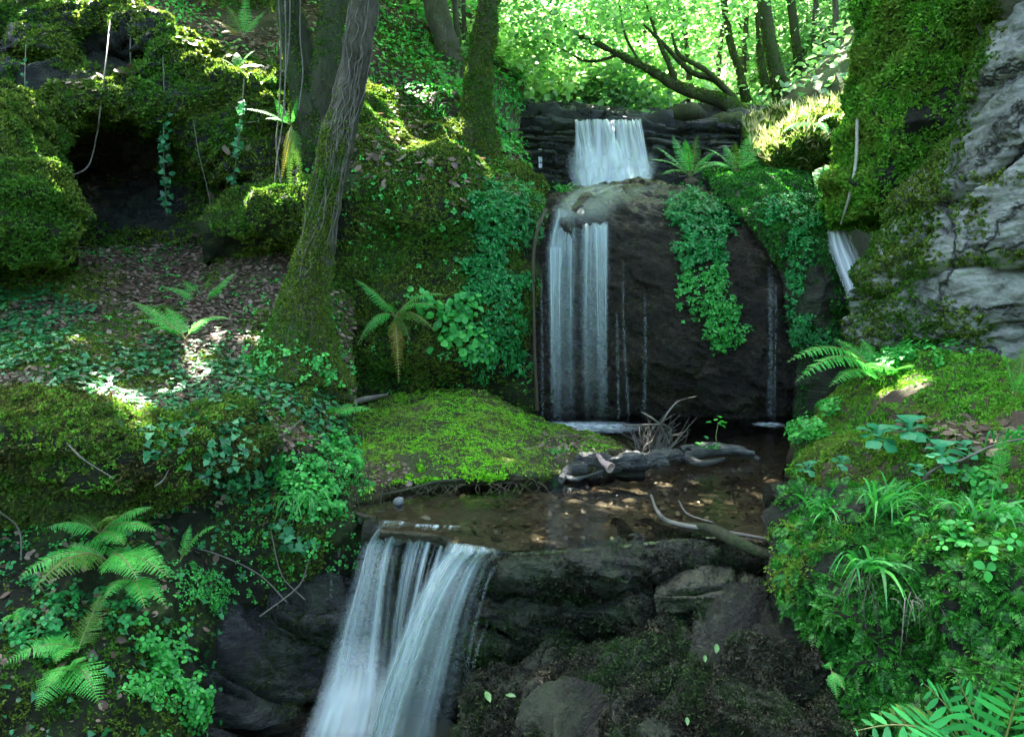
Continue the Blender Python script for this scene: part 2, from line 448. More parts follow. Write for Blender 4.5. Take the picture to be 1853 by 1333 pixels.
M['rock_lip'] = rock_mat('wet_ledge_rock', [(.003, .003, .0025), (.012, .0112, .0088), (.046, .043, .034)], (.12, .5), 1.0, 34, ((1, 1, 2.2), (0, .1, 0)), grow=.6, gcol=((.010, .016, .007), (.03, .042, .018)), spec=.3)
M['rock_brown'] = rock_mat('dark_wet_moss_rock', [(.003, .003, .0022), (.010, .0095, .007), (.032, .030, .023)], (.35, .7), 1.0, 24, ((1, 1, 2), (0, .2, 0)), grow=.7, gcol=((.008, .013, .006), (.02, .03, .012)), spec=.2)
M['soil'] = rock_mat('forest_soil', [(.020, .013, .008), (.045, .03, .02), (.09, .065, .045)], (.7, .95), .7, 18, ((1, 1, 1), (0, 0, 0)), grow=.7, gcol=((.012, .022, .006), (.03, .05, .012)), spec=.2)
M['ground'] = rock_mat('woodland_ground', [(.015, .014, .008), (.03, .032, .014), (.055, .06, .025)], (.8, .95), .5, 6, ((1, 1, 1), (0, 0, 0)), grow=.8, gcol=((.012, .03, .01), (.03, .07, .022)), spec=.2)
M['bed'] = rock_mat('stream_gravel', [(.009, .008, .005), (.034, .029, .019), (.085, .074, .05), (.04, .046, .022)], (.5, .8), .8, 22, ((1, 1, 1), (0, 0, 0)), spec=.2)
M['bark_moss'] = rock_mat('mossy_bark', [(.012, .014, .006), (.03, .034, .012), (.06, .06, .025)], (.7, .95), 1.0, 22, ((2.5, 2.5, .6), (0, 0, 0)), grow=.9, gcol=((.016, .03, .006), (.05, .075, .014)), spec=.2)
M['bark_grey'] = rock_mat('grey_bark', [(.009, .007, .0045), (.034, .027, .018), (.075, .063, .046), (.19, .175, .145)], (.6, .9), 1.0, 30, ((2.2, 2.2, .7), (0, 0, 0)), grow=.6, gcol=((.02, .03, .01), (.05, .06, .025)), spec=.3)
M['bark_dark'] = rock_mat('dark_bark', [(.012, .012, .008), (.03, .03, .018), (.07, .066, .045)], (.7, .95), .8, 25, ((2.5, 2.5, .6), (0, 0, 0)), grow=.7, spec=.2)
M['wood_grey'] = rock_mat('wet_grey_driftwood', [(.005, .005, .005), (.026, .0255, .026), (.13, .13, .13)], (.25, .6), 1.0, 16, ((.7, 3, 4), (0, 0, 0)), spec=.5)
M['wood_pink'] = rock_mat('broken_pale_wood', [(.22, .12, .11), (.45, .32, .30)], (.5, .7), .8, 30, ((.7, 3, 4), (0, 0, 0)))
M['twig'] = rock_mat('dead_twig', [(.03, .024, .018), (.08, .068, .055), (.16, .14, .12)], (.5, .8), .4, 40, ((1, 1, 1), (0, 0, 0)))
M['twig_pale'] = rock_mat('pale_dead_wood', [(.16, .14, .11), (.30, .28, .24), (.42, .40, .36)], (.6, .8), .4, 40, ((1, 1, 1), (0, 0, 0)))
M['vine'] = rock_mat('vine_stem', [(.03, .026, .018), (.08, .07, .052), (.16, .145, .12)], (.6, .8), .4, 60, ((1, 1, 1), (0, 0, 0)))
M['root'] = rock_mat('brown_root', [(.014, .010, .004), (.045, .034, .014), (.09, .07, .03)], (.5, .8), .8, 40, ((2, 2, .6), (0, 0, 0)))
M['pebble'] = rock_mat('grey_stone', [(.05, .055, .055), (.13, .14, .14)], (.4, .6), .5, 30, ((1, 1, 1), (0, 0, 0)))
M['fern_stem'] = leaf_mat('fern_stem', [(.10, .12, .03), (.16, .14, .05)], .5, .0)
M['fern_deep'] = leaf_mat('leathery_fern_frond', [(.012, .12, .025), (.025, .22, .05), (.04, .30, .07)], .4, .3, spec=.3)
M['straw'] = leaf_mat('straw_grass', [(.16, .20, .08), (.30, .30, .16), (.42, .38, .26)], .6, .3)
M['petal'] = leaf_mat('white_petal', [(.6, .6, .6), (.8, .8, .8)], .5, .3, tcol=(.8, .8, .8))

def water_mat():
    m, nt, out = new_mat('pool_water')
    n1 = pos_noise(nt, 7, 3, ((1, 2.2, 1), (0, 0, .3)), .5); n2 = pos_noise(nt, 30, 2, ((.8, 2.5, 1), (0, 0, 0)), .5)
    h = mixc(nt, n1, n2, .35)
    bp = nd(nt, 'ShaderNodeBump', Strength=.16, Distance=.014); nt.links.new(h, bp.inputs['Height'])
    gl = nd(nt, 'ShaderNodeBsdfGlossy', Roughness=.09); gl.inputs[0].default_value = (.9, .95, 1, 1)
    tr = nt.nodes.new('ShaderNodeBsdfTransparent'); tr.inputs[0].default_value = (.72, .69, .60, 1)
    fr = nd(nt, 'ShaderNodeFresnel', IOR=1.33)
    nt.links.new(bp.outputs[0], gl.inputs['Normal']); nt.links.new(bp.outputs[0], fr.inputs['Normal'])
    mx = nt.nodes.new('ShaderNodeMixShader'); nt.links.new(fr.outputs[0], mx.inputs[0]); nt.links.new(tr.outputs[0], mx.inputs[1]); nt.links.new(gl.outputs[0], mx.inputs[2])
    nt.links.new(mx.outputs[0], out.inputs[0]); return m
M['water'] = water_mat()

def fall_mat(name, us=26, vs=1.2, lo=.35, hi=.65, amax=.85, fade_v=(.0, .06, .97, 1.0), amin=.05, col=(.62, .72, .74), warp=.4):
    """falling water: white threads along the flow (UV v), clear between them"""
    m, nt, out = new_mat(name)
    uv = nt.nodes.new('ShaderNodeUVMap')
    mp = nt.nodes.new('ShaderNodeMapping'); mp.inputs['Scale'].default_value = (us, vs, 1); nt.links.new(uv.outputs[0], mp.inputs[0])
    n = nd(nt, 'ShaderNodeTexNoise', Scale=1, Detail=3.5, Roughness=.55, Distortion=warp); nt.links.new(mp.outputs[0], n.inputs['Vector'])
    mp2 = nt.nodes.new('ShaderNodeMapping'); mp2.inputs['Scale'].default_value = (us * .22, vs * .5, 1); mp2.inputs['Location'].default_value = (3, 1, 0); nt.links.new(uv.outputs[0], mp2.inputs[0])
    nb = nd(nt, 'ShaderNodeTexNoise', Scale=1, Detail=2, Roughness=.5); nt.links.new(mp2.outputs[0], nb.inputs['Vector'])
    v = mixc(nt, n.outputs[0], nb.outputs[0], .5)
    a = ramp(nt, v, [(lo, g(amin)), (hi, g(amax))])
    sx = nt.nodes.new('ShaderNodeSeparateXYZ'); nt.links.new(uv.outputs[0], sx.inputs[0])
    fu = ramp(nt, sx.outputs[0], [(0, g(0)), (.26, g(1)), (.74, g(1)), (1, g(0))])
    fv = ramp(nt, sx.outputs[1], [(fade_v[0], g(0)), (fade_v[1], g(1)), (fade_v[2], g(1)), (fade_v[3], g(0))])
    mu = nd(nt, 'ShaderNodeMath', operation='MULTIPLY'); nt.links.new(fu, mu.inputs[0]); nt.links.new(fv, mu.inputs[1])
    mu2 = nd(nt, 'ShaderNodeMath', operation='MULTIPLY'); nt.links.new(mu.outputs[0], mu2.inputs[0]); nt.links.new(a, mu2.inputs[1])
    b = nd(nt, 'ShaderNodeBsdfPrincipled', Roughness=.35); b.inputs['Base Color'].default_value = (*col, 1)
    t = nt.nodes.new('ShaderNodeBsdfTranslucent'); t.inputs[0].default_value = (*col, 1)
    m2 = nt.nodes.new('ShaderNodeMixShader'); m2.inputs[0].default_value = .4; nt.links.new(b.outputs[0], m2.inputs[1]); nt.links.new(t.outputs[0], m2.inputs[2])
    tr = nt.nodes.new('ShaderNodeBsdfTransparent')
    mx = nt.nodes.new('ShaderNodeMixShader'); nt.links.new(mu2.outputs[0], mx.inputs[0]); nt.links.new(tr.outputs[0], mx.inputs[1]); nt.links.new(m2.outputs[0], mx.inputs[2])
    nt.links.new(mx.outputs[0], out.inputs[0]); return m
M['fall_main'] = fall_mat('falling_water_curtain', 7, .18, .39, .70, .82, (0, .10, .45, 1.6), .02)
M['fall_low'] = fall_mat('falling_water_sheet', 8, .3, .37, .72, .68, (0, .05, .98, 1.3), col=(.52, .63, .64))
M['fall_up'] = fall_mat('falling_water_broken', 6, .9, .34, .66, .85, (0, .05, .9, 1), .08, warp=.6)
M['fall_solid'] = fall_mat('falling_water_white', 5, .4, .25, .6, 1.0, (0, .04, .95, 1), .75, col=(.85, .88, .9))
M['fall_veil'] = fall_mat('falling_water_veil', 9, .25, .38, .7, .22, (0, .1, .5, 1.5), .01)
M['film'] = fall_mat('water_film_sheen', 9, .5, .3, .75, .5, (0, .2, .8, 1), .12, col=(.5, .56, .5))  # pale grey-green colour holds the sky sheen of the wet dome top
M['fall_strand'] = fall_mat('falling_water_strand', 3, .5, .34, .68, .9, (0, .08, .7, 1.2), .12, col=(.82, .87, .88))
M['mist'] = fall_mat('water_mist', 3, 1.2, .3, .7, .7, (0, .45, .7, 1), .2, col=(.8, .85, .87))
M['fall_thin'] = fall_mat('falling_water_thread', 2, .2, .35, .75, .15, (0, .25, .9, 1), .04)
def foam_mat():
    m, nt, out = new_mat('foam')
    uv = nt.nodes.new('ShaderNodeUVMap'); sx = nt.nodes.new('ShaderNodeSeparateXYZ'); nt.links.new(uv.outputs[0], sx.inputs[0])
    f = ramp(nt, sx.outputs[0], [(0, g(.7)), (.55, g(.3)), (1, g(0))])
    n = ramp(nt, pos_noise(nt, 14, 4), [(.3, g(.3)), (.7, g(1))])
    mu = nd(nt, 'ShaderNodeMath', operation='MULTIPLY'); nt.links.new(f, mu.inputs[0]); nt.links.new(n, mu.inputs[1])
    b = nd(nt, 'ShaderNodeBsdfDiffuse'); b.inputs[0].default_value = (.75, .8, .82, 1)
    tr = nt.nodes.new('ShaderNodeBsdfTransparent'); mx = nt.nodes.new('ShaderNodeMixShader')
    nt.links.new(mu.outputs[0], mx.inputs[0]); nt.links.new(tr.outputs[0], mx.inputs[1]); nt.links.new(b.outputs[0], mx.inputs[2]); nt.links.new(mx.outputs[0], out.inputs[0]); return m
M['foam'] = foam_mat()
# ---------------------------------------------------------------- the ground
def ground_h(X, Y):
    near = -1.0 + .9 * smooth(np.abs(X + .2), 2.2, 6) * 1.5
    back = 2.15 + .95 * smooth(Y, 9.9, 10.7) + .12 * np.maximum(Y - 10.7, 0)
    back = back + smooth(-X, .2, 7) * 3.2 * smooth(Y, 8.4, 10) + smooth(X, 2.6, 8) * 4.2 * smooth(Y, 8.4, 10.5)
    far = np.maximum(Y - 17, 0)
    back = back + .33 * far ** 1.02 * (.75 + .25 * np.tanh((X + 4) / 14) ** 2) + .25 * np.maximum(np.abs(X) - 10, 0)
    t = smooth(Y, 7.6, 8.9)
    h = near * (1 - t) + back * t
    h = h + 1.4 * smooth(np.abs(X), 4.5, 9) * (1 - t)
    q = np.stack([X, Y, 0 * X], -1)
    return h + .12 * fbm(q * .7, 3) + .8 * smooth(Y, 18, 30) * fbm(q * .12, 3)
def axis(lo, hi, fine_lo, fine_hi, step, grow=1.18):
    a = list(np.arange(fine_lo, fine_hi, step)); s = step
    while a[-1] < hi: s *= grow; a.append(a[-1] + s)
    s = step
    while a[0] > lo: s *= grow; a.insert(0, a[0] - s)
    return np.array(a)
gx = axis(-70, 70, -7, 7, .14); gy = axis(-12, 95, 2, 18, .14)
GX, GY = np.meshgrid(gx, gy)
GS = Surf(np.stack([GX, GY, ground_h(GX, GY)], -1)); GS.N = np.where(GS.N[..., 2:3] < 0, -GS.N, GS.N)
gnd = mesh_obj('ground', GS.G.reshape(-1, 3), quads(len(gy), len(gx)), M['ground'], origin=(0, 0, 0)); tag(gnd, kind='structure')

# ---------------------------------------------------------------- left side: slope above, forest floor, banks
hill_rows = [
    [(-500, -420, 13), (0, -400, 13), (300, -330, 13), (600, -220, 13), (800, -60, 12.5), (960, 90, 12.5)],
    [(-500, -90, 9.0), (0, -60, 8.8), (200, -60, 9), (400, -20, 9.4), (600, 20, 9.6), (800, 120, 9.7), (940, 215, 9.9)],
    [(-500, 0, 7.7), (0, 22, 7.6), (200, 12, 7.6), (400, 80, 7.9), (560, 130, 8.2), (720, 185, 8.4), (850, 250, 8.3), (960, 310, 8.2)],
    [(-500, 70, 7.4), (0, 70, 7.3), (200, 70, 7.5), (400, 150, 7.6), (560, 200, 7.7), (720, 250, 7.8), (860, 330, 7.9), (965, 370, 8.0)]]
HILL = surface(hill_rows, 220, 150, .16, 1.1, .03, 7, seed=1)
tag(solid_sheet('hillside', HILL, M['soil'], back=(0, .9, -.9)), kind='structure')

floor_rows = [
    [(-500, 500, 6.9), (0, 480, 6.7), (150, 455, 6.95), (300, 435, 7.1), (450, 415, 7.1), (560, 460, 6.8), (640, 550, 6.4)],
    [(-500, 560, 5.6), (0, 560, 5.4), (150, 520, 5.9), (300, 540, 5.9), (420, 560, 5.9), (540, 600, 5.7), (640, 650, 5.75)],
    [(-500, 640, 4.8), (0, 640, 4.7), (150, 620, 4.9), (300, 640, 5.0), (420, 660, 5.0), (540, 690, 5.1), (650, 705, 5.5)],
    [(-500, 720, 4.1), (0, 710, 4.1), (150, 720, 4.15), (300, 720, 4.4), (430, 740, 4.5), (540, 760, 4.7), (640, 780, 5.25)],
    [(-500, 790, 3.7), (0, 752, 3.78), (120, 765, 3.78), (250, 775, 3.95), (380, 775, 4.12), (470, 800, 4.3), (560, 810, 4.55), (640, 840, 4.9)],
    [(-500, 860, 3.8), (0, 840, 3.9), (120, 850, 3.9), (250, 860, 4.05), (380, 850, 4.2), (470, 870, 4.4), (560, 870, 4.65), (640, 910, 4.9)]]
FLOOR = surface(floor_rows, 230, 170, .07, 1.5, .02, 8, seed=2)
tag(solid_sheet('forest_floor', FLOOR, M['soil'], back=(0, .6, -.7)), kind='structure')

bank_rows = [
    [(-500, 930, 4.0), (0, 905, 4.05), (150, 905, 4.1), (300, 895, 4.25), (420, 850, 4.5), (520, 800, 4.7), (600, 785, 5.0), (655, 815, 5.3)],
    [(-500, 1000, 3.6), (0, 980, 3.65), (150, 980, 3.65), (300, 965, 3.85), (420, 930, 4.2), (520, 880, 4.35), (610, 865, 4.55), (665, 890, 4.9)],
    [(-500, 1100, 3.3), (0, 1090, 3.3), (150, 1090, 3.35), (300, 1060, 3.6), (420, 1020, 4.05), (520, 980, 4.15), (600, 945, 4.25), (672, 930, 4.5)],
    [(-500, 1220, 3.0), (0, 1220, 3.0), (150, 1210, 3.1), (300, 1180, 3.4), (420, 1120, 4.0), (520, 1080, 4.25), (600, 1020, 4.35), (680, 950, 4.45)],
    [(-500, 1350, 2.8), (0, 1350, 2.85), (150, 1340, 2.95), (300, 1320, 3.25), (420, 1220, 3.9), (520, 1180, 4.2), (600, 1130, 4.4), (680, 1060, 4.5)],
    [(-500, 1520, 2.7), (0, 1520, 2.75), (150, 1520, 2.85), (300, 1500, 3.15), (420, 1430, 3.7), (520, 1420, 4.0), (600, 1400, 4.2), (680, 1300, 4.45)]]
BANK = surface(bank_rows, 230, 190, .06, 2.2, .02, 9, lumps=.05, seed=3)
tag(solid_sheet('bank', BANK, M['rock_moss'], back=(0, 1.0, -.5)), kind='structure')

# ---------------------------------------------------------------- rocks, each a thing: rock body + moss
def rock(name, label, S, mat, back=(0, .7, -.45), cat='rock', group=None):
    G = S.G.reshape(-1, 3)
    org = (float(G[:, 0].mean()), float(G[:, 1].mean()), float(G[:, 2].min()))
    o = solid_sheet(name, S, mat, None, back, org); tag(o, label, cat, group)
    return o

LEDGE_ROWS = [
    [(-500, 775, 3.95), (0, 738, 4.0), (120, 748, 4.0), (250, 760, 4.15), (380, 765, 4.3), (480, 795, 4.5)],
    [(-500, 775, 3.7), (0, 745, 3.75), (120, 755, 3.75), (250, 768, 3.9), (380, 772, 4.05), (470, 800, 4.35)],
    [(-500, 820, 3.5), (0, 785, 3.55), (120, 795, 3.55), (250, 810, 3.72), (380, 808, 3.92), (470, 835, 4.22)],
    [(-500, 880, 3.58), (0, 840, 3.62), (120, 850, 3.62), (250, 860, 3.8), (360, 860, 4.0), (460, 870, 4.3)],
    [(-500, 930, 3.66), (0, 900, 3.7), (120, 905, 3.7), (250, 905, 3.9), (350, 905, 4.12), (450, 900, 4.35)],
    [(-500, 990, 3.9), (0, 960, 3.95), (120, 955, 3.95), (250, 945, 4.1), (350, 940, 4.3), (440, 930, 4.45)]]
LG = surface(LEDGE_ROWS, 230, 150, .13, 1.5, .02, 9, strata=((0.0, 0.1, 1), 5.5, .07), grain=((0, .1, 1), 2, 8, .03), lumps=.04, seed=4)
o = rock('mossy_ledge', 'low layered bank of moss-hung rock along the front edge of the forest floor', LG, M['rock_moss'], cat='rock ledge')
moss_on('moss', LG, M['moss_brown'], o, 3200, .026, noise_mask(2.0, -.4, .3, 1), hang=.9)
moss_on('top_moss', LG, M['moss_olive'], o, 3000, .026, lambda p, n: smooth(n[..., 2], .25, .6), hang=.2)
moss_on('fresh_moss', LG, M['moss_fresh'], o, 1800, .026, noise_mask(2.4, .1, .25, 46), hang=.5)

CAVE_ROWS = [
    [(-500, 20, 8.4), (0, 30, 8.2), (100, 20, 8.2), (200, 15, 8.2), (280, 40, 8.2), (400, 105, 8.2), (500, 140, 8.2), (570, 180, 8.2)],
    [(-500, 40, 6.9), (0, 42, 6.9), (90, 42, 6.9), (150, 40, 7.05), (240, 45, 7.05), (290, 75, 6.95), (400, 140, 7.1), (520, 180, 7.3), (570, 215, 7.3)],
    [(-500, 110, 6.8), (0, 110, 6.75), (90, 110, 6.7), (140, 100, 7.3), (245, 105, 7.35), (290, 130, 6.85), (400, 190, 6.9), (520, 240, 7.1), (570, 270, 7.1)],
    [(-500, 145, 6.6), (0, 142, 6.6), (90, 138, 6.6), (160, 135, 7.0), (250, 150, 6.95), (300, 180, 6.7), (400, 240, 6.8), (520, 310, 7.0), (570, 330, 6.9)],
    [(-500, 190, 6.35), (0, 175, 6.35), (90, 170, 6.35), (170, 165, 6.4), (250, 165, 6.5), (300, 215, 6.7), (400, 280, 6.82), (520, 345, 6.9), (570, 365, 6.8)],
    [(-500, 225, 6.5), (0, 222, 6.5), (90, 215, 6.5), (170, 205, 6.6), (255, 190, 6.7), (300, 240, 6.8), (400, 310, 6.95), (520, 370, 6.9), (570, 390, 6.8)],
    [(-500, 235, 7.6), (0, 230, 7.9), (90, 222, 8.1), (170, 212, 8.1), (255, 205, 7.8), (310, 255, 7.2), (400, 330, 7.2), (520, 390, 7.0), (570, 410, 6.8)],
    [(-500, 300, 8.0), (0, 300, 8.6), (90, 290, 8.9), (170, 290, 8.8), (255, 290, 8.2), (310, 320, 7.5), (400, 370, 7.3), (520, 410, 7.05), (570, 430, 6.8)],
    [(-500, 420, 7.6), (0, 400, 7.9), (120, 380, 7.9), (190, 370, 7.5), (270, 385, 7.2), (330, 395, 7.15), (420, 420, 7.15), (520, 440, 7.0), (570, 460, 6.75)],
    [(-500, 520, 7.0), (0, 500, 6.9), (150, 460, 6.95), (250, 450, 7.0), (330, 450, 7.0), (420, 460, 7.0), (520, 480, 6.9), (570, 500, 6.7)]]
CV = surface(CAVE_ROWS, 260, 260, .07, 1.9, .022, 9, strata=((-.35, .1, .93), 3.2, .05), grain=((-.55, .1, .83), 1.4, 8, .05), lumps=.05, seed=5)
cave = rock('cave_outcrop', 'rock outcrop hollowed into a dark cave under moss-covered overhanging slabs', CV, M['rock_slate'], back=(0, 1.4, .3), cat='rock outcrop')
def cave_m(p, n):
    px, py = proj(p); m = noise_mask(1.6, -.6, .3, 2)(p, n)
    hole = np.maximum(blob_mask([(185, 285, 120, 60), (235, 360, 105, 65), (205, 88, 56, 46)], .3, 5, .25)(p, n), 0)
    dark = blob_mask([(330, 330, 110, 120), (470, 330, 90, 90)], .5, 5, .4)(p, n)
    return m * (1 - hole) * (1 - .55 * dark)
moss_on('moss', CV, M['moss_olive'], cave, 2300, .036, cave_m, hang=.6)
moss_on('fallen_leaves', CV, M['litter'], cave, 260, .075, lambda p, n: smooth(n[..., 2], .55, .8) * noise_mask(2, .05, .2, 8)(p, n), hang=0, T=LITTER, upb=.6, lift=.015)

BL = surface([
    [(-500, 110, 6.6), (-100, 130, 6.5), (0, 160, 6.5), (60, 205, 6.6), (100, 250, 6.8)],
    [(-500, 170, 5.8), (-100, 180, 5.8), (0, 190, 5.85), (55, 230, 6.0), (95, 270, 6.4)],
    [(-500, 250, 5.5), (-100, 245, 5.4), (0, 250, 5.5), (60, 290, 5.7), (112, 320, 6.2)],
    [(-500, 330, 5.4), (-100, 330, 5.3), (0, 325, 5.35), (75, 345, 5.5), (125, 375, 6.0)],
    [(-500, 420, 5.35), (-100, 410, 5.3), (0, 400, 5.3), (80, 405, 5.45), (138, 430, 5.9)],
    [(-500, 470, 5.5), (-100, 462, 5.5), (0, 450, 5.5), (80, 452, 5.6), (138, 462, 6.0)],
    [(-500, 520, 6.2), (-100, 510, 6.2), (0, 490, 6.2), (80, 485, 6.2), (130, 480, 6.3)]], 150, 170, .12, 1.9, .02, 9, strata=((0, .1, 1), 3.5, .06), lumps=.08, lfreq=3, seed=6)
o = rock('mossy_boulder', 'tall moss-padded boulder at the left edge, in front of the cave mouth', BL, M['rock_moss'], back=(-.9, .5, -.3), cat='boulder')
moss_on('moss', BL, M['moss_olive'], o, 3000, .034, noise_mask(1.9, -.38, .3, 3), hang=.75)

SMALL = surface([
    [(360, 395, 7.0), (430, 340, 6.9), (500, 325, 6.8), (560, 330, 6.7), (600, 350, 6.6)],
    [(360, 410, 6.5), (430, 365, 6.4), (500, 345, 6.35), (560, 350, 6.3), (600, 370, 6.3)],
    [(365, 440, 6.4), (430, 405, 6.25), (500, 385, 6.2), (560, 395, 6.15), (600, 410, 6.15)],
    [(370, 470, 6.6), (430, 450, 6.5), (500, 440, 6.5), (560, 450, 6.45), (600, 470, 6.4)],
    [(370, 500, 7.0), (430, 500, 7.0), (500, 500, 7.0), (560, 510, 6.9), (600, 520, 6.7)]], 90, 90, .05, 3, .02, 9, lumps=.06, seed=7)
o = rock('mossy_boulder', 'small mossy boulder between the cave and the leaning front tree', SMALL, M['rock_moss'], cat='boulder')
moss_on('moss', SMALL, M['moss_olive'], o, 2300, .032, noise_mask(2.5, -.3, .3, 4), hang=.5)

MID = surface([
    [(545, 130, 8.6), (650, 150, 8.5), (740, 190, 8.3), (820, 225, 8.1), (900, 295, 8.0), (985, 350, 8.0)],
    [(555, 220, 7.4), (650, 200, 7.3), (730, 255, 7.3), (810, 255, 7.3), (890, 315, 7.4), (985, 372, 7.5)],
    [(570, 320, 6.9), (650, 270, 6.75), (740, 300, 6.65), (820, 285, 6.8), (890, 350, 6.95), (978, 410, 7.2)],
    [(580, 400, 6.7), (650, 370, 6.5), (740, 380, 6.5), (820, 380, 6.6), (890, 430, 6.8), (968, 480, 7.05)],
    [(590, 470, 6.65), (650, 460, 6.55), (740, 470, 6.6), (820, 470, 6.6), (890, 520, 6.7), (958, 560, 7.0)],
    [(600, 550, 6.6), (650, 545, 6.5), (740, 550, 6.45), (820, 560, 6.5), (890, 590, 6.7), (955, 640, 7.0)],
    [(600, 625, 6.5), (660, 625, 6.4), (740, 640, 6.4), (820, 650, 6.5), (890, 660, 6.72), (955, 700, 7.05)],
    [(600, 690, 6.4), (660, 685, 6.5), (740, 685, 6.75), (820, 695, 6.95), (890, 710, 7.0), (955, 750, 7.15)],
    [(600, 770, 6.4), (660, 760, 6.7), (740, 770, 7.0), (820, 780, 7.1), (890, 800, 7.1), (955, 810, 7.15)]], 200, 230, .08, 1.8, .022, 9, lumps=.08, lfreq=2.2, seed=8)
mid = rock('mossy_rock_face', 'bulging moss-draped rock face between the leaning front tree and the main waterfall', MID, M['rock_moss'], back=(0, 1.0, -.3), cat='rock face')
moss_on('moss', MID, M['moss_olive'], mid, 2500, .033, lambda p, n: noise_mask(1.7, -.5, .3, 5)(p, n) * (1 - .85 * blob_mask([(900, 690, 120, 70), (680, 740, 160, 40)], .4)(p, n)), hang=.7)
moss_on('fallen_leaves', MID, M['litter'], mid, 420, .06, blob_mask([(725, 235, 45, 60), (850, 330, 50, 50), (700, 290, 90, 40), (900, 350, 60, 40)], .4, 6, .5), T=LITTER, upb=.5, lift=.012)

DOME = surface([
    [(940, 375, 8.9), (1050, 372, 9.1), (1150, 368, 9.2), (1250, 368, 9.1), (1380, 372, 8.9), (1500, 390, 8.5)],
    [(948, 360, 7.9), (1020, 346, 8.1), (1120, 337, 8.2), (1230, 342, 8.2), (1370, 356, 8.0), (1500, 385, 7.8)],
    [(950, 395, 7.4), (1010, 375, 7.5), (1110, 358, 7.5), (1230, 365, 7.5), (1360, 385, 7.45), (1500, 415, 7.4)],
    [(948, 430, 7.15), (1010, 402, 7.15), (1110, 395, 7.1), (1230, 405, 7.1), (1365, 425, 7.1), (1495, 450, 7.2)],
    [(945, 490, 7.05), (1010, 460, 7.05), (1110, 460, 7.0), (1230, 470, 6.9), (1370, 480, 7.0), (1495, 500, 7.2)],
    [(945, 570, 7.05), (1010, 560, 7.05), (1110, 560, 7.0), (1240, 560, 6.85), (1380, 560, 6.95), (1490, 570, 7.2)],
    [(945, 670, 7.15), (1010, 670, 7.1), (1110, 670, 7.05), (1240, 660, 6.9), (1390, 660, 6.98), (1510, 670, 7.25)],
    [(945, 735, 7.3), (1010, 735, 7.28), (1110, 735, 7.25), (1240, 725, 7.1), (1400, 730, 7.2), (1540, 735, 7.4)],
    [(945, 810, 7.5), (1010, 810, 7.5), (1110, 810, 7.5), (1240, 805, 7.45), (1400, 805, 7.5), (1560, 810, 7.6)]], 240, 240, .07, 1.5, .02, 8, grain=((.45, .1, .88), 5, 12, .022), seed=9)
dome = rock('wet_rock_dome', 'big black wet dome of rock with the main waterfall running down its left side', DOME, M['rock_black'], back=(0, 1.6, -.3), cat='boulder')
moss_on('moss', DOME, M['moss_dark'], dome, 2600, .016, lambda p, n: noise_mask(2.2, -.05, .3, 6)(p, n) * .55 * (1 - blob_mask([(1050, 400, 90, 60), (1150, 350, 120, 22)], .3)(p, n)), hang=.8)

SIDE = surface([
    [(1270, 308, 8.6), (1370, 300, 8.4), (1440, 315, 8.2), (1510, 370, 8.0)],
    [(1280, 325, 7.9), (1370, 318, 7.7), (1440, 335, 7.6), (1502, 392, 7.4)],
    [(1310, 365, 7.25), (1385, 365, 7.15), (1445, 375, 7.05), (1498, 420, 7.05)],
    [(1370, 420, 7.0), (1415, 425, 6.9), (1458, 430, 6.85), (1500, 460, 6.95)],
    [(1405, 480, 6.95), (1440, 480, 6.85), (1475, 490, 6.8), (1525, 510, 6.95)],
    [(1425, 560, 6.95), (1455, 560, 6.85), (1495, 560, 6.82), (1555, 570, 6.95)],
    [(1440, 660, 7.0), (1480, 660, 6.9), (1520, 670, 6.9), (1590, 670, 7.05)],
    [(1440, 790, 7.05), (1490, 790, 6.95), (1540, 790, 6.95), (1610, 790, 7.1)]], 120, 180, .05, 2.2, .018, 9, lumps=.04, seed=10)
side = rock('overgrown_rock', 'moss-topped rock shoulder right of the black dome, beside the narrow side fall', SIDE, M['rock_ochre'], back=(.2, .9, -.2), cat='rock')
def side_m(p, n):
    px, py = proj(p)
    return np.clip(smooth(-py, -480, -400) + .8 * noise_mask(3, .0, .2, 7)(p, n), 0, 1) * (1 - blob_mask([(1478, 535, 34, 52)], .3)(p, n))
moss_on('moss', SIDE, M['moss_deep'], side, 4200, .032, side_m, hang=.45, T=STAR)

UPL = surface([
    [(850, 190, 11.4), (960, 198, 11.4), (1100, 204, 11.4), (1250, 205, 11.4), (1420, 205, 11.3)],
    [(870, 205, 10.5), (960, 208, 10.4), (1060, 214, 10.45), (1110, 220, 10.4), (1170, 218, 10.4), (1280, 212, 10.4), (1420, 214, 10.4)],
    [(880, 222, 10.25), (960, 224, 10.1), (1060, 228, 10.15), (1110, 232, 10.15), (1170, 230, 10.15), (1280, 226, 10.15), (1420, 230, 10.2)],
    [(890, 270, 10.15), (960, 272, 10.05), (1060, 274, 10.05), (1110, 275, 10.05), (1170, 272, 10.05), (1280, 270, 10.05), (1420, 275, 10.1)],
    [(900, 320, 10.05), (960, 320, 9.95), (1060, 320, 9.9), (1110, 320, 9.9), (1170, 320, 9.9), (1280, 320, 9.9), (1420, 320, 9.9)],
    [(920, 370, 9.9), (960, 370, 9.8), (1060, 370, 9.7), (1110, 370, 9.7), (1170, 370, 9.7), (1280, 370, 9.7), (1420, 370, 9.7)]], 240, 150, .06, 1.5, .012, 9, strata=((0.04, .1, 1), 9, .085), grain=((.04, .1, 1), 1.5, 14, .05), seed=11)
upl = rock('layered_rock_step', 'black step of thin rock layers that the upper waterfall breaks over', UPL, M['rock_ledge'], back=(0, 1.2, -.3), cat='rock ledge')
moss_on('moss', UPL, M['moss_dark'], upl, 500, .03, lambda p, n: noise_mask(2, .1, .2, 9)(p, n), hang=.2)

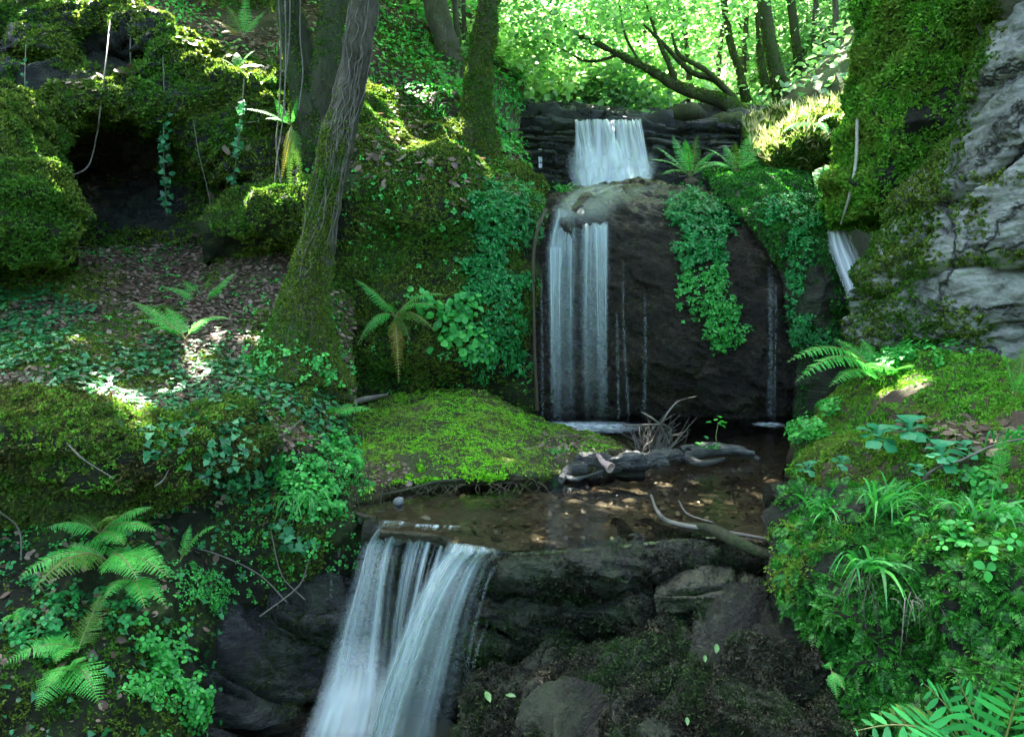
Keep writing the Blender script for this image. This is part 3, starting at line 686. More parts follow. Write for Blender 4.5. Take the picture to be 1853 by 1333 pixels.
FB = surface([
    [(1345, 225, 9.6), (1430, 200, 9.5), (1500, 185, 9.4), (1600, 180, 9.2)],
    [(1355, 255, 8.8), (1420, 225, 8.7), (1490, 212, 8.5), (1600, 200, 8.4)],
    [(1365, 285, 8.4), (1420, 265, 8.2), (1480, 255, 8.1), (1600, 250, 7.9)],
    [(1380, 310, 8.45), (1425, 300, 8.25), (1480, 295, 8.15), (1600, 300, 8.0)],
    [(1400, 345, 8.8), (1435, 340, 8.7), (1480, 340, 8.6), (1600, 350, 8.4)]], 110, 90, .08, 2, .03, 8, lumps=.08, seed=12)
o = rock('grassy_hummock', 'sunlit hummock of moss and grass above the black dome, left of the tall mossy cliff', FB, M['rock_moss'], cat='hummock')
moss_on('moss', FB, M['moss_olive'], o, 1500, .05, noise_mask(2, -.5, .3, 10), hang=.2)
moss_on('grass', FB, M['straw'], o, 300, .14, lambda p, n: noise_mask(3, -.1, .3, 21)(p, n), T=GRASS, upb=1.2)

# ---------------------------------------------------------------- right side: cliffs, bank, foreground
CA = surface([
    [(1565, -260, 6.7), (1625, -260, 6.3), (1705, -260, 6.1), (1840, -260, 6.0)],
    [(1562, -60, 6.7), (1622, -60, 6.3), (1700, -60, 6.1), (1840, -60, 6.0)],
    [(1552, 100, 6.55), (1612, 100, 6.2), (1690, 100, 6.0), (1830, 100, 5.9)],
    [(1535, 215, 6.6), (1590, 215, 6.2), (1670, 225, 5.95), (1800, 225, 5.9)],
    [(1505, 300, 6.7), (1560, 305, 6.3), (1630, 300, 6.05), (1720, 305, 6.1)],
    [(1488, 355, 6.85), (1540, 372, 6.5), (1590, 372, 6.3), (1670, 360, 6.3)],
    [(1490, 385, 7.1), (1540, 400, 6.85), (1585, 400, 6.8), (1650, 395, 6.8)]], 150, 200, .07, 2.0, .022, 9, lumps=.07, lfreq=3, seed=13)
ca = rock('mossy_cliff', 'tall rock buttress hung with thick green moss, right of the sunlit hummock', CA, M['rock_brown'], back=(.8, 1.2, 0), cat='cliff')
moss_on('moss', CA, M['moss_fresh'], ca, 2700, .044, lambda p, n: noise_mask(1.5, -.7, .3, 11)(p, n) * (1 - .8 * blob_mask([(1605, 330, 22, 60)], .5)(p, n)), hang=.75)

CB = surface([
    [(1800, -260, 5.5), (1840, -260, 5.1), (1920, -260, 4.8), (2250, -260, 4.3)],
    [(1790, -40, 5.5), (1825, -40, 5.1), (1910, -40, 4.8), (2250, -40, 4.3)],
    [(1770, 80, 5.5), (1805, 80, 5.1), (1900, 80, 4.8), (2250, 80, 4.3)],
    [(1725, 200, 5.6), (1772, 200, 5.2), (1880, 200, 4.8), (2250, 200, 4.3)],
    [(1650, 325, 5.9), (1712, 325, 5.45), (1850, 330, 4.9), (2250, 330, 4.3)],
    [(1595, 425, 6.1), (1668, 425, 5.6), (1820, 430, 5.0), (2250, 430, 4.3)],
    [(1552, 520, 6.2), (1640, 525, 5.65), (1800, 530, 5.05), (2250, 530, 4.35)],
    [(1540, 600, 6.3), (1630, 620, 5.8), (1790, 620, 5.15), (2250, 620, 4.4)],
    [(1545, 720, 6.4), (1640, 740, 6.0), (1800, 740, 5.5), (2250, 740, 4.6)]], 230, 260, .06, 1.7, .02, 8, strata=((-.45, .1, .89), 2.3, .06), grain=((-.4, .1, .9), 3, 12, .010), seed=14)
cb = rock('pale_rock_cliff', 'pale grey cracked cliff at the right edge, its left flank coated with moss', CB, M['rock_grey'], back=(.9, 1.2, 0), cat='cliff')
def cb_m(p, n):
    px, py = proj(p)
    edge = np.interp(py, [-260, 100, 180, 300, 400, 470, 640], [1845, 1805, 1755, 1735, 1690, 1675, 1610]) + 26 * fbm(p * 3.2, 3)
    left = smooth(edge - px, -14, 22)
    seam = blob_mask([(1800, 320, 80, 12), (1780, 470, 120, 20), (1760, 400, 30, 40), (1680, 590, 110, 60)], .4, 4, .5)(p, n)
    return np.clip(left * np.where(py > 470, .35 + .65 * noise_mask(2.5, -.1, .3, 12)(p, n), noise_mask(1.8, -.9, .3, 12)(p, n)) + .4 * seam, 0, 1)
moss_on('moss', CB, M['moss_olive'], cb, 2900, .032, cb_m, hang=.7)

RB = surface([
    [(1500, 715, 6.6), (1580, 672, 6.3), (1660, 640, 6.0), (1760, 645, 5.6), (1860, 660, 5.2), (2250, 680, 4.6)],
    [(1490, 735, 6.1), (1570, 690, 5.8), (1660, 650, 5.5), (1760, 655, 5.1), (1860, 675, 4.8), (2250, 700, 4.2)],
    [(1465, 775, 5.7), (1555, 730, 5.4), (1660, 700, 5.1), (1760, 700, 4.75), (1860, 720, 4.45), (2250, 750, 3.9)],
    [(1450, 805, 5.4), (1540, 775, 5.0), (1650, 755, 4.7), (1760, 755, 4.3), (1860, 775, 4.1), (2250, 800, 3.6)],
    [(1442, 838, 5.15), (1530, 825, 4.7), (1640, 835, 4.3), (1760, 835, 4.0), (1860, 845, 3.8), (2250, 870, 3.4)],
    [(1440, 890, 5.0), (1520, 895, 4.58), (1630, 912, 4.18), (1750, 915, 3.92), (1860, 925, 3.72), (2250, 950, 3.3)],
    [(1430, 950, 4.85), (1520, 970, 4.6), (1630, 1000, 4.3), (1750, 1000, 4.05), (1860, 1010, 3.8), (2250, 1030, 3.4)]], 220, 190, .06, 2, .02, 9, lumps=.06, lfreq=3, seed=15)
rb = rock('mossy_bank', 'mossy bank with rosettes and dead leaves below the pale cliff, right of the pool', RB, M['soil'], cat='bank')
moss_on('moss', RB, M['moss_fresh'], rb, 3000, .028, lambda p, n: noise_mask(1.8, -.45, .3, 13)(p, n) * (1 - .8 * blob_mask([(1700, 770, 70, 30), (1760, 790, 60, 25), (1690, 950, 160, 22)], .4)(p, n)), hang=.3)
moss_on('fallen_leaves', RB, M['litter'], rb, 1000, .05, blob_mask([(1700, 770, 80, 34), (1765, 790, 70, 28), (1700, 945, 160, 30)], .5), T=LITTER, upb=.6, lift=.008)

RF = surface([
    [(1395, 965, 4.0), (1480, 925, 4.0), (1600, 920, 3.9), (1720, 935, 3.7), (1853, 965, 3.4), (2200, 1010, 2.9)],
    [(1405, 985, 3.62), (1490, 950, 3.5), (1600, 940, 3.35), (1720, 955, 3.15), (1853, 1000, 2.85), (2200, 1060, 2.4)],
    [(1415, 1045, 3.4), (1500, 1020, 3.2), (1600, 1010, 3.0), (1720, 1030, 2.8), (1860, 1080, 2.5), (2200, 1160, 2.1)],
    [(1440, 1140, 3.28), (1520, 1130, 3.08), (1620, 1130, 2.88), (1740, 1150, 2.68), (1880, 1190, 2.38), (2200, 1260, 2.0)],
    [(1460, 1260, 3.1), (1550, 1250, 2.9), (1650, 1250, 2.75), (1760, 1270, 2.55), (1900, 1300, 2.25), (2200, 1360, 1.9)],
    [(1450, 1420, 2.95), (1550, 1420, 2.8), (1650, 1420, 2.65), (1760, 1440, 2.45), (1900, 1460, 2.15), (2200, 1520, 1.85)]], 190, 190, .05, 2.4, .018, 9, lumps=.11, lfreq=3.2, seed=16)
rf = rock('feather_moss_rock', 'foreground rock at the lower right, covered in thick feathery green moss', RF, M['rock_brown'], back=(.3, .8, -.3), cat='rock')
pos, n = scatter(RF, 3600, lambda p, nn: np.clip(noise_mask(2.2, -.5, .35, 14)(p, nn) * smooth(proj(p)[0] - np.maximum(proj(p)[1] - 1060, 0) * .38, 1398, 1450) * (.35 + .65 * noise_mask(5, -.25, .25, 71)(p, nn)), 0, 1))
fy = unit(n * .6 - UPV * .5 + rng.normal(size=n.shape) * .42); fx = unit(np.cross(fy, n + rng.normal(size=n.shape) * .35)); fz = np.cross(fx, fy)
V, F = inst(FEATHER, pos - n * .012, fz, .058 * rng.uniform(.5, 1.4, len(pos)), xax=fx)
mesh_obj('feather_moss', V, F, M['moss_deep'], rf, smooth_=False)
moss_on('top_moss', RF, M['moss_fresh'], rf, 6500, .024, lambda p, n: np.maximum(blob_mask([(1480, 970, 90, 35), (1600, 965, 170, 34), (1760, 990, 150, 34), (1430, 1040, 35, 50)], .5)(p, n), .10 * noise_mask(4, .1, .2, 45)(p, n)), hang=0, T=STAR)

LR = surface([
    [(890, 1255, 3.55), (1000, 1215, 3.7), (1130, 1180, 3.75), (1250, 1140, 3.75), (1340, 1095, 3.75), (1450, 1085, 3.7)],
    [(870, 1290, 3.3), (990, 1240, 3.35), (1130, 1210, 3.35), (1255, 1170, 3.35), (1350, 1130, 3.4), (1465, 1120, 3.3)],
    [(850, 1325, 3.1), (970, 1290, 3.05), (1130, 1260, 3.0), (1265, 1225, 3.0), (1370, 1195, 3.0), (1480, 1190, 2.95)],
    [(835, 1360, 2.95), (960, 1340, 2.85), (1130, 1315, 2.75), (1280, 1290, 2.7), (1400, 1270, 2.7), (1510, 1270, 2.7)],
    [(820, 1480, 2.9), (960, 1460, 2.7), (1130, 1430, 2.55), (1280, 1410, 2.5), (1420, 1400, 2.5), (1540, 1400, 2.55)]], 220, 150, .045, 2.6, .016, 10, strata=((.22, -.35, .9), 7, .05), grain=((.22, -.35, .9), 1.8, 9, .05), lumps=.07, lfreq=3, seed=17)
lr = rock('wet_mossy_rock', 'low rounded wet rock coated in dark moss, bottom centre beside the lower fall', LR, M['rock_lip'], cat='rock')
moss_on('moss', LR, M['wet_moss'], lr, 6500, .026, lambda p, n: noise_mask(2.6, -.2, .25, 15)(p, n) * (1 - blob_mask([(1190, 1320, 40, 18)], .4, 5, .4)(p, n)), hang=.6, T=MOSS_FINE)

RL = surface([
    [PZ(850, 960, -.2), PZ(960, 958, -.2), PZ(1080, 950, -.2), PZ(1200, 940, -.2), PZ(1290, 940, -.2), PZ(1440, 950, -.2)],
    [PZ(868, 1000, -.12), PZ(960, 998, -.11), PZ(1080, 994, -.10), PZ(1200, 980, -.08), PZ(1290, 974, -.07), PZ(1440, 985, -.05)],
    [PZ(885, 1030, -.12), PZ(960, 1028, -.11), PZ(1080, 1024, -.10), PZ(1195, 1014, -.08), PZ(1290, 1008, -.07), PZ(1440, 1015, -.05)],
    [(885, 1052, 4.02), (960, 1056, 3.98), (1080, 1055, 3.95), (1200, 1048, 3.96), (1290, 1050, 3.95), (1440, 1055, 3.85)],
    [(888, 1085, 4.02), (970, 1090, 3.98), (1080, 1090, 3.95), (1200, 1090, 3.96), (1290, 1090, 3.95), (1440, 1090, 3.82)],
    [(885, 1150, 4.05), (980, 1155, 4.0), (1080, 1150, 3.98), (1200, 1140, 3.98), (1290, 1130, 3.95), (1440, 1130, 3.85)],
    [(880, 1215, 4.05), (980, 1225, 4.0), (1080, 1215, 4.05), (1200, 1190, 4.05), (1290, 1180, 4.0), (1440, 1180, 3.9)],
    [(880, 1340, 4.1), (980, 1320, 4.1), (1080, 1300, 4.15), (1200, 1280, 4.15), (1290, 1270, 4.1), (1440, 1270, 4.0)]], 240, 190, .03, 2.2, .012, 11, strata=((.10, .1, 1), 7.0, .05), grain=((.12, .1, 1), 1.6, 10, .03), vmask=(.30, .46), seed=18)
rl = rock('layered_rock_lip', 'dark layered rock lip holding back the pool, right of the lower waterfall', RL, M['rock_brown'], back=(0, .5, -.4), cat='rock ledge')
moss_on('moss', RL, M['wet_moss'], rl, 6500, .024, lambda p, n: noise_mask(2.6, -.3, .3, 16)(p, n), hang=1.0, T=MOSS_FINE)

def slab(label, xs, yt, yb, Ys, seed, name='layered_stone', moss=.0, th=.32):
    def row(f, dy): return [(x, a + (b - a) * f[0] + f[1], y + dy) for x, a, b, y in zip(xs, yt, yb, Ys)]
    S = surface([row((0, -16), th), row((0, -3), .07), row((.10, 0), -.02), row((.40, 0), -.06), row((.75, 0), -.035), row((.93, 0), .05), row((.90, 0), th)], 220, 140, .035, 3.6, .024, 15, grain=((.08, .1, 1), 2.2, 13, .022), lumps=.022, lfreq=7, seed=seed)
    o = rock(name, label, S, M['rock_lip'], back=(0, .3, 0), cat='rock slab', group='stacked slabs of the pool lip')
    moss_on('moss', S, M['wet_moss'], o, 5200, .024, lambda p, n: noise_mask(3.5, moss, .3, seed)(p, n) * smooth(-n[..., 1], -.2, .5), hang=1.0, T=MOSS_FINE)
    moss_on('hanging_moss', S, M['wet_moss'], o, 2600, .045, lambda p, n: smooth(-n[..., 2], -.25, .15) * noise_mask(6, -.1, .3, seed + 1)(p, n), hang=1.6, T=MOSS_FINE)
    return o
slab('topmost wet slab of the pool lip, right under the thin sliding water', [868, 950, 1040, 1130, 1215, 1300], [1008, 1006, 1006, 1002, 994, 990], [1064, 1070, 1076, 1068, 1050, 1046], [3.86, 3.8, 3.77, 3.77, 3.8, 3.9], 61, moss=-.2)
slab('second wet slab down in the pool lip, with hanging dark moss', [860, 940, 1030, 1115, 1180, 1250], [1076, 1082, 1090, 1084, 1078, 1082], [1128, 1146, 1158, 1150, 1136, 1132], [3.9, 3.8, 3.74, 3.72, 3.74, 3.82], 62, moss=-.35)
slab('lowest wet slab of the pool lip, next to the lower fall', [845, 900, 975, 1040, 1100], [1146, 1154, 1166, 1164, 1162], [1200, 1210, 1208, 1196, 1186], [3.92, 3.84, 3.8, 3.8, 3.86], 63, moss=-.35)
slab('mossy wet lump of rock under the flat flaky stone', [1185, 1255, 1330, 1410], [1112, 1108, 1100, 1092], [1172, 1164, 1146, 1138], [3.7, 3.66, 3.66, 3.7], 64, moss=-.4)
FS = surface([
    [(1195, 1025, 3.95), (1270, 1012, 4.0), (1330, 1020, 4.0), (1385, 1040, 3.9)],
    [(1190, 1060, 3.72), (1262, 1045, 3.72), (1330, 1052, 3.7), (1382, 1068, 3.65)],
    [(1185, 1085, 3.6), (1258, 1074, 3.58), (1325, 1080, 3.57), (1376, 1088, 3.57)],
    [(1190, 1112, 3.62), (1258, 1108, 3.6), (1322, 1106, 3.6), (1370, 1104, 3.6)],
    [(1195, 1135, 3.8), (1258, 1132, 3.8), (1322, 1128, 3.8), (1366, 1125, 3.8)]], 140, 100, .02, 4, .014, 16, strata=((-.12, .1, 1), 17, .022), grain=((-.12, .1, 1), 2, 24, .014), seed=19)
o = rock('flat_stone', 'flat flaky stone with an ochre top resting on the rock lip, below the stranded root', FS, M['rock_ochre'], back=(0, .3, -.1), cat='stone')
moss_on('moss', FS, M['wet_moss'], o, 12000, .016, lambda p, n: smooth(-n[..., 2], -.8, -.45) * noise_mask(4, -.5, .3, 17)(p, n), hang=.8, T=MOSS_FINE)

SL = surface([
    [(250, 1040, 4.4), (390, 1030, 4.5), (530, 1040, 4.55), (680, 1070, 4.6)],
    [(240, 1100, 4.05), (395, 1075, 4.1), (535, 1090, 4.12), (680, 1140, 4.3)],
    [(240, 1190, 3.74), (400, 1165, 3.82), (540, 1180, 3.98), (675, 1220, 4.15)],
    [(245, 1290, 3.5), (400, 1280, 3.62), (540, 1290, 3.8), (660, 1320, 4.0)],
    [(260, 1500, 3.3), (400, 1500, 3.38), (540, 1500, 3.55), (650, 1500, 3.8)]], 200, 190, .03, 2.4, .012, 10, strata=((.55, -.2, .8), 8, .075), grain=((.55, -.2, .8), 1.6, 13, .06), seed=20)
o = rock('slate_outcrop', 'wet black slate outcrop with slanting beds, left of the lower waterfall', SL, M['rock_slate'], cat='rock')
moss_on('moss', SL, M['moss_dark'], o, 1500, .02, noise_mask(2.2, .4, .2, 18), hang=.3)

HM = surface([
    [(540, 790, 5.95), (680, 730, 6.9), (760, 712, 7.05), (850, 718, 7.05), (920, 735, 6.95), (990, 768, 6.9), (1080, 795, 6.7), (1150, 812, 6.5)],
    [(540, 795, 5.65), (680, 727, 6.5), (760, 709, 6.7), (850, 715, 6.7), (920, 733, 6.6), (990, 768, 6.5), (1080, 792, 6.35), (1145, 810, 6.2)],
    [(520, 818, 5.1), (660, 775, 5.8), (760, 750, 6.0), (850, 750, 6.1), (930, 765, 6.0), (1000, 795, 5.9), (1080, 808, 6.0), (1140, 818, 5.9)],
    [(530, 860, 4.6), (680, 825, 5.1), (760, 805, 5.3), (850, 798, 5.4), (930, 805, 5.5), (1000, 822, 5.5), (1070, 832, 5.6), (1130, 832, 5.7)],
    [(575, 900, 4.42), (700, 868, 4.75), (770, 855, 4.85), (850, 850, 4.9), (930, 845, 5.05), (995, 850, 5.2), (1040, 853, 5.3), (1110, 848, 5.5)],
    [(600, 930, 4.38), (710, 892, 4.75), (770, 885, 4.86), (850, 880, 4.93), (930, 876, 5.05), (995, 872, 5.17), (1040, 870, 5.28), (1110, 860, 5.48)],
    [(620, 985, 4.45), (720, 940, 4.8), (770, 930, 4.95), (850, 920, 5.0), (930, 910, 5.15), (995, 900, 5.25), (1040, 895, 5.35), (1110, 880, 5.55)]], 220, 150, .04, 2.2, .016, 9, lumps=.03, lfreq=5, seed=21)

hm = rock('moss_hummock', 'rounded hummock of bright green moss at the pool edge, left of the falling curtain', HM, M['soil'], back=(0, .4, -.35), cat='hummock')
moss_on('moss', HM, M['moss_bright'], hm, 4600, .020, lambda p, n: smooth(n[..., 2], .25, .6) * np.clip(np.maximum(noise_mask(3.0, -.28, .35, 19)(p, n) * blob_mask([(770, 800, 300, 110)], .5)(p, n), blob_mask([(880, 825, 110, 38), (770, 728, 130, 26), (930, 770, 60, 30), (1080, 782, 45, 16), (1085, 806, 45, 14)], .4)(p, n)), 0, 1), hang=0, T=STAR)
moss_on('moss_fringe', HM, M['moss_bright'], hm, 5000, .030, lambda p, n: smooth(-n[..., 1], .5, .8) * smooth(p[..., 2], .035, .06) * noise_mask(4, -.25, .3, 52)(p, n), hang=.5)
moss_on('brown_moss', HM, M['moss_brown'], hm, 2500, .014, lambda p, n: smooth(n[..., 2], 0, .4), hang=0, T=STAR)
moss_on('thin_moss', HM, M['moss_olive'], hm, 3000, .015, lambda p, n: smooth(n[..., 2], -.2, .2) * .8, hang=0, T=STAR)
moss_on('fallen_leaves', HM, M['litter'], hm, 1500, .035, blob_mask([(1030, 805, 70, 30), (1130, 815, 50, 18), (690, 860, 60, 30), (1000, 790, 30, 14)], .5), T=LITTER, upb=.6, lift=.006)

BO = surface([
    [(1385, 885, 5.0), (1420, 868, 5.1), (1460, 868, 5.0), (1510, 895, 4.8)],
    [(1380, 900, 4.75), (1418, 880, 4.75), (1462, 882, 4.65), (1515, 910, 4.5)],
    [(1385, 925, 4.65), (1420, 905, 4.6), (1465, 910, 4.52), (1520, 935, 4.4)],
    [(1395, 955, 4.62), (1425, 955, 4.6), (1470, 960, 4.5), (1525, 975, 4.4)]], 80, 70, .03, 3, .015, 10, seed=22)
o = rock('wet_boulder', 'rounded dark boulder at the right waterline of the pool', BO, M['rock_brown'], back=(.1, .3, -.1), cat='boulder')
moss_on('moss', BO, M['wet_moss'], o, 5000, .018, noise_mask(3, -.1, .3, 20), hang=.4)

def stone(px, py, Y, r, mat, label, name='stone', flat=.6):
    c = P(px, py, Y); th = np.linspace(.04, math.pi - .04, 14); ph = np.linspace(0, 2 * math.pi, 18, endpoint=False)
    D = np.stack([np.sin(th)[:, None] * np.cos(ph), np.sin(th)[:, None] * np.sin(ph), np.cos(th)[:, None] + 0 * ph], -1)
    G = c + D * r * np.array([1.1, .9, flat]) * (1 + .25 * fbm(D * 1.3 + px, 2))[..., None]
    V, F = tube_vf(Surf(G, D, True)); return tag(mesh_obj(name, V, F, mat), label, 'stone')
stone(722, 908, 4.52, .028, M['pebble'], 'small pale grey stone at the top left of the lower waterfall', flat=1.1)
stone(658, 940, 4.42, .03, M['pebble'], 'small bluish stone by the left edge of the lower waterfall', flat=1.0)
stone(1140, 858, 5.2, .10, M['rock_brown'], 'small wet stone in the water against the driftwood log', flat=.5)
stone(1248, 212, 10.4, .27, M['bark_moss'], 'round mossy stone on the upper rock step, right of the upper fall', name='mossy_stone', flat=.55)
stone(1315, 222, 10.3, .22, M['bark_moss'], 'mossy stone at the foot of the leaning branching tree', name='mossy_stone', flat=.6)

# ---------------------------------------------------------------- water
bed_rows = [
    [PZ(620, 850, -.05), PZ(800, 800, -.15), PZ(1000, 775, -.2), PZ(1200, 755, -.22), PZ(1400, 755, -.2), PZ(1620, 760, -.1)],
    [PZ(620, 900, -.02), PZ(800, 860, -.10), PZ(1000, 850, -.16), PZ(1200, 845, -.2), PZ(1400, 845, -.18), PZ(1620, 850, -.05)],
    [PZ(640, 930, -.02), PZ(800, 910, -.03), PZ(1000, 910, -.08), PZ(1200, 905, -.12), PZ(1380, 905, -.13), PZ(1560, 920, -.03)],
    [PZ(685, 945, -.02), PZ(800, 945, -.02), PZ(1000, 950, -.05), PZ(1200, 945, -.06), PZ(1380, 945, -.06), PZ(1520, 950, 0)],
    [PZ(688, 962, -.03), PZ(800, 968, -.03), PZ(905, 988, -.04), PZ(1050, 985, -.05), PZ(1300, 975, -.05), PZ(1480, 980, 0)],
    [PZ(684, 975, -.10), PZ(790, 985, -.10), PZ(890, 1008, -.10), PZ(1050, 1000, -.10), PZ(1300, 990, -.1), PZ(1480, 1000, -.05)]]
BED = surface(bed_rows, 240, 220, .02, 3, .010, 14, seed=23)
tag(solid_sheet('stream_bed', BED, M['bed'], back=(0, .4, -.6)), kind='structure')
FFACE = surface([
    [PZ(640, 930, -.10), PZ(740, 930, -.12), PZ(860, 960, -.12), PZ(930, 975, -.12)],
    [PZ(660, 955, -.05), PZ(745, 958, -.05), PZ(840, 975, -.06), PZ(915, 1000, -.08)],
    [(650, 1000, 4.27), (745, 1005, 4.2), (830, 1020, 4.1), (910, 1040, 4.0)],
    [(640, 1100, 4.25), (740, 1110, 4.15), (830, 1120, 4.05), (900, 1130, 4.0)],
    [(630, 1220, 4.15), (730, 1230, 4.05), (830, 1240, 4.0), (900, 1240, 4.0)],
    [(600, 1480, 4.1), (730, 1480, 4.05), (830, 1480, 4.0), (910, 1480, 4.0)]], 130, 150, .04, 3, .014, 10, grain=((.1, .1, 1), 2.5, 9, .03), seed=24)
o = rock('rock_face', 'dark dripping rock face behind the lower waterfall', FFACE, M['rock_brown'], back=(0, .5, -.3), cat='rock face')
moss_on('moss', FFACE, M['moss_dark'], o, 1500, .02, noise_mask(3, .1, .3, 22), hang=.6)
wr = [
    [PZ(600, 830, 0), PZ(800, 780, 0), PZ(1000, 755, 0), PZ(1200, 745, 0), PZ(1400, 745, 0), PZ(1640, 750, 0)],
    [PZ(600, 900, 0), PZ(800, 860, 0), PZ(1000, 850, 0), PZ(1200, 845, 0), PZ(1400, 845, 0), PZ(1600, 850, 0)],
    [PZ(680, 935, 0), PZ(800, 925, 0), PZ(1000, 925, 0), PZ(1200, 915, 0), PZ(1400, 915, 0), PZ(1550, 920, 0)],
    [PZ(688, 948, -.003), PZ(790, 950, -.003), PZ(895, 985, -.003), PZ(1040, 985, -.003), PZ(1300, 965, 0), PZ(1500, 975, 0)],
    [PZ(686, 958, -.012), PZ(786, 966, -.012), PZ(893, 1000, -.012), PZ(1040, 998, -.01), PZ(1300, 975, -.01), PZ(1500, 985, -.01)]]
WG = grid_of(wr, 120, 110)
pool = mesh_obj('pool_water', WG.reshape(-1, 3), quads(110, 120)[:, ::-1], M['water']); tag(pool, kind='structure')
low = np.stack(np.meshgrid(np.linspace(-3.5, 3, 20), np.linspace(-3, 4.4, 24)), -1); low = np.concatenate([low, np.full(low.shape[:2] + (1,), -.86)], -1)
tag(mesh_obj('lower_stream_water', low.reshape(-1, 3), quads(24, 20), M['water']), kind='structure')
uw = np.stack(np.meshgrid(np.linspace(-1.2, 3.2, 20), np.linspace(8.2, 10.2, 12)), -1); uw = np.concatenate([uw, np.full(uw.shape[:2] + (1,), 2.08)], -1)
tag(mesh_obj('upper_pool_water', uw.reshape(-1, 3), quads(12, 20), M['water']), kind='structure')

pp, pn = scatter(BED, 450, lambda p, n: smooth(n[..., 2], .3, .6) * smooth(-p[..., 2], .02, .05) * smooth(p[..., 0], -.62, -.4))
V, F = inst(LITTER, pp + pn * .008, pn + rng.normal(size=pn.shape) * .25, .034 * rng.uniform(.5, 1.4, len(pp)))
tag(mesh_obj('sunken_leaves', V, F, M['litter_dark'], smooth_=False), kind='stuff')
def sheet(rows, mat, name, parent, nu=40, nv=60, wob=.022, thick=.012, seed=0):
    """falling water: a wavy sheet with a front and a back skin"""
    G = grid_of(rows, nu, nv); N = normals(G)
    u = np.linspace(0, 1, nu)[None, :, None]; v = np.linspace(0, 1, nv)[:, None, None]
    q = np.concatenate([u * 9 + 0 * v, v * 1.2 + 0 * u, 0 * u + 0 * v + seed], -1)
    G = G + N * (wob * fbm(q, 3))[..., None] * np.clip(v * 4, 0, 1)
    uv = np.concatenate([u + 0 * v, v + 0 * u], -1).reshape(-1, 2)
    V = G.reshape(-1, 3)
    return mesh_obj(name, V, quads(nv, nu), mat, parent, uv=uv + np.array([0, 0]))

wf = tag(empty('waterfall', P(1045, 765, 6.9)), 'main waterfall, white curtain dropping down the black dome into the pool', 'waterfall')
sheet([[(1000, 372, 7.42), (1048, 368, 7.42)], [(1000, 392, 7.16), (1048, 390, 7.16)], [(990, 425, 7.03), (1046, 422, 7.03)], [(984, 470, 6.97), (1047, 470, 6.95)], [(986, 600, 6.93), (1046, 600, 6.9)], [(990, 700, 6.9), (1046, 700, 6.88)], [(992, 768, 6.88), (1044, 768, 6.86)]], M['fall_main'], 'water_curtain', wf, seed=1)
sheet([[(1046, 398, 7.14), (1108, 395, 7.12)], [(1048, 412, 7.0), (1106, 410, 6.98)], [(1047, 450, 6.94), (1106, 450, 6.92)], [(1046, 600, 6.9), (1104, 600, 6.88)], [(1050, 768, 6.86), (1104, 768, 6.84)]], M['fall_main'], 'water_curtain', wf, seed=2)
sheet([[(1070, 402, 7.05), (1104, 402, 7.03)], [(1072, 440, 6.9), (1104, 440, 6.88)], [(1076, 600, 6.86), (1102, 600, 6.84)], [(1080, 768, 6.83), (1103, 768, 6.82)]], M['fall_main'], 'water_curtain', wf, nu=24, seed=3)
sheet([[(990, 440, 6.98), (1022, 440, 6.96)], [(990, 480, 6.9), (1020, 480, 6.9)], [(992, 600, 6.87), (1018, 600, 6.86)], [(994, 768, 6.84), (1018, 768, 6.83)]], M['fall_main'], 'water_curtain', wf, nu=24, seed=4)
sheet([[(986, 400, 7.2), (1110, 398, 7.15)], [(984, 425, 7.04), (1110, 415, 7.0)], [(982, 470, 6.98), (1110, 465, 6.95)], [(984, 600, 6.95), (1108, 600, 6.93)], [(988, 768, 6.93), (1108, 768, 6.9)]], M['fall_veil'], 'water_veil', wf, nu=60, seed=5)
for k, (a, b, t0) in enumerate([(1124, 1140, 470), (1112, 1122, 560), (976, 984, 470), (1163, 1168, 520)]):
    sheet([[(a, t0, 6.88), (a + 6, t0, 6.88)], [(a + 1, 600, 6.84), (a + 8, 600, 6.84)], [(b - 6, 768, 6.82), (b + 1, 768, 6.82)]], M['fall_thin'], 'water_thread', wf, nu=6, nv=30, seed=10 + k)
# water sliding over the top of the dome, with painted sky sheen
sheet([[(1060, 330, 8.0), (1230, 334, 7.9)], [(1035, 338, 7.7), (1215, 340, 7.7)], [(1005, 356, 7.4), (1170, 352, 7.35)], [(992, 385, 7.08), (1125, 376, 7.05)], [(990, 415, 6.98), (1115, 405, 6.95)]], M['film'], 'water_film_sheen', wf, seed=15)
def ring_foam(px, py, rx, ry, name, parent, z=.006):
    c = PZ(px, py, z); th = np.linspace(0, 6.2832, 33)[:-1]; rr = np.linspace(0.02, 1, 10)
    G = c + np.stack([rr[:, None] * np.cos(th) * rx, rr[:, None] * np.sin(th) * ry, 0.004 * fbm(np.stack([rr[:, None] * np.cos(th) * 5, rr[:, None] * np.sin(th) * 5, 0 * rr[:, None] + 0 * th], -1), 2) + .012 * (1 - rr[:, None])], -1)
    uv = np.stack([rr[:, None] + 0 * th, 0 * rr[:, None] + th], -1).reshape(-1, 2)
    return mesh_obj(name, G.reshape(-1, 3), quads(10, 32, True), M['foam'], parent, uv=uv)
ring_foam(1018, 772, .42, .3, 'foam', wf); ring_foam(1085, 772, .42, .3, 'foam', wf)

wt = tag(empty('waterfall', P(1393, 765, 6.86)), 'thin trickle of water falling down the right side of the black dome', 'waterfall')
for a, b, t0 in [(1388, 1398, 470), (1402, 1406, 500), (1396, 1400, 480)]:
    sheet([[(a, t0, 6.86), (b, t0, 6.86)], [(a, 600, 6.8), (b - 1, 600, 6.8)], [(a - 2, 768, 6.78), (b - 3, 768, 6.78)]], M['fall_thin'], 'water_thread', wt, nu=8, nv=30, seed=a)
ring_foam(1391, 768, .16, .12, 'foam', wt)

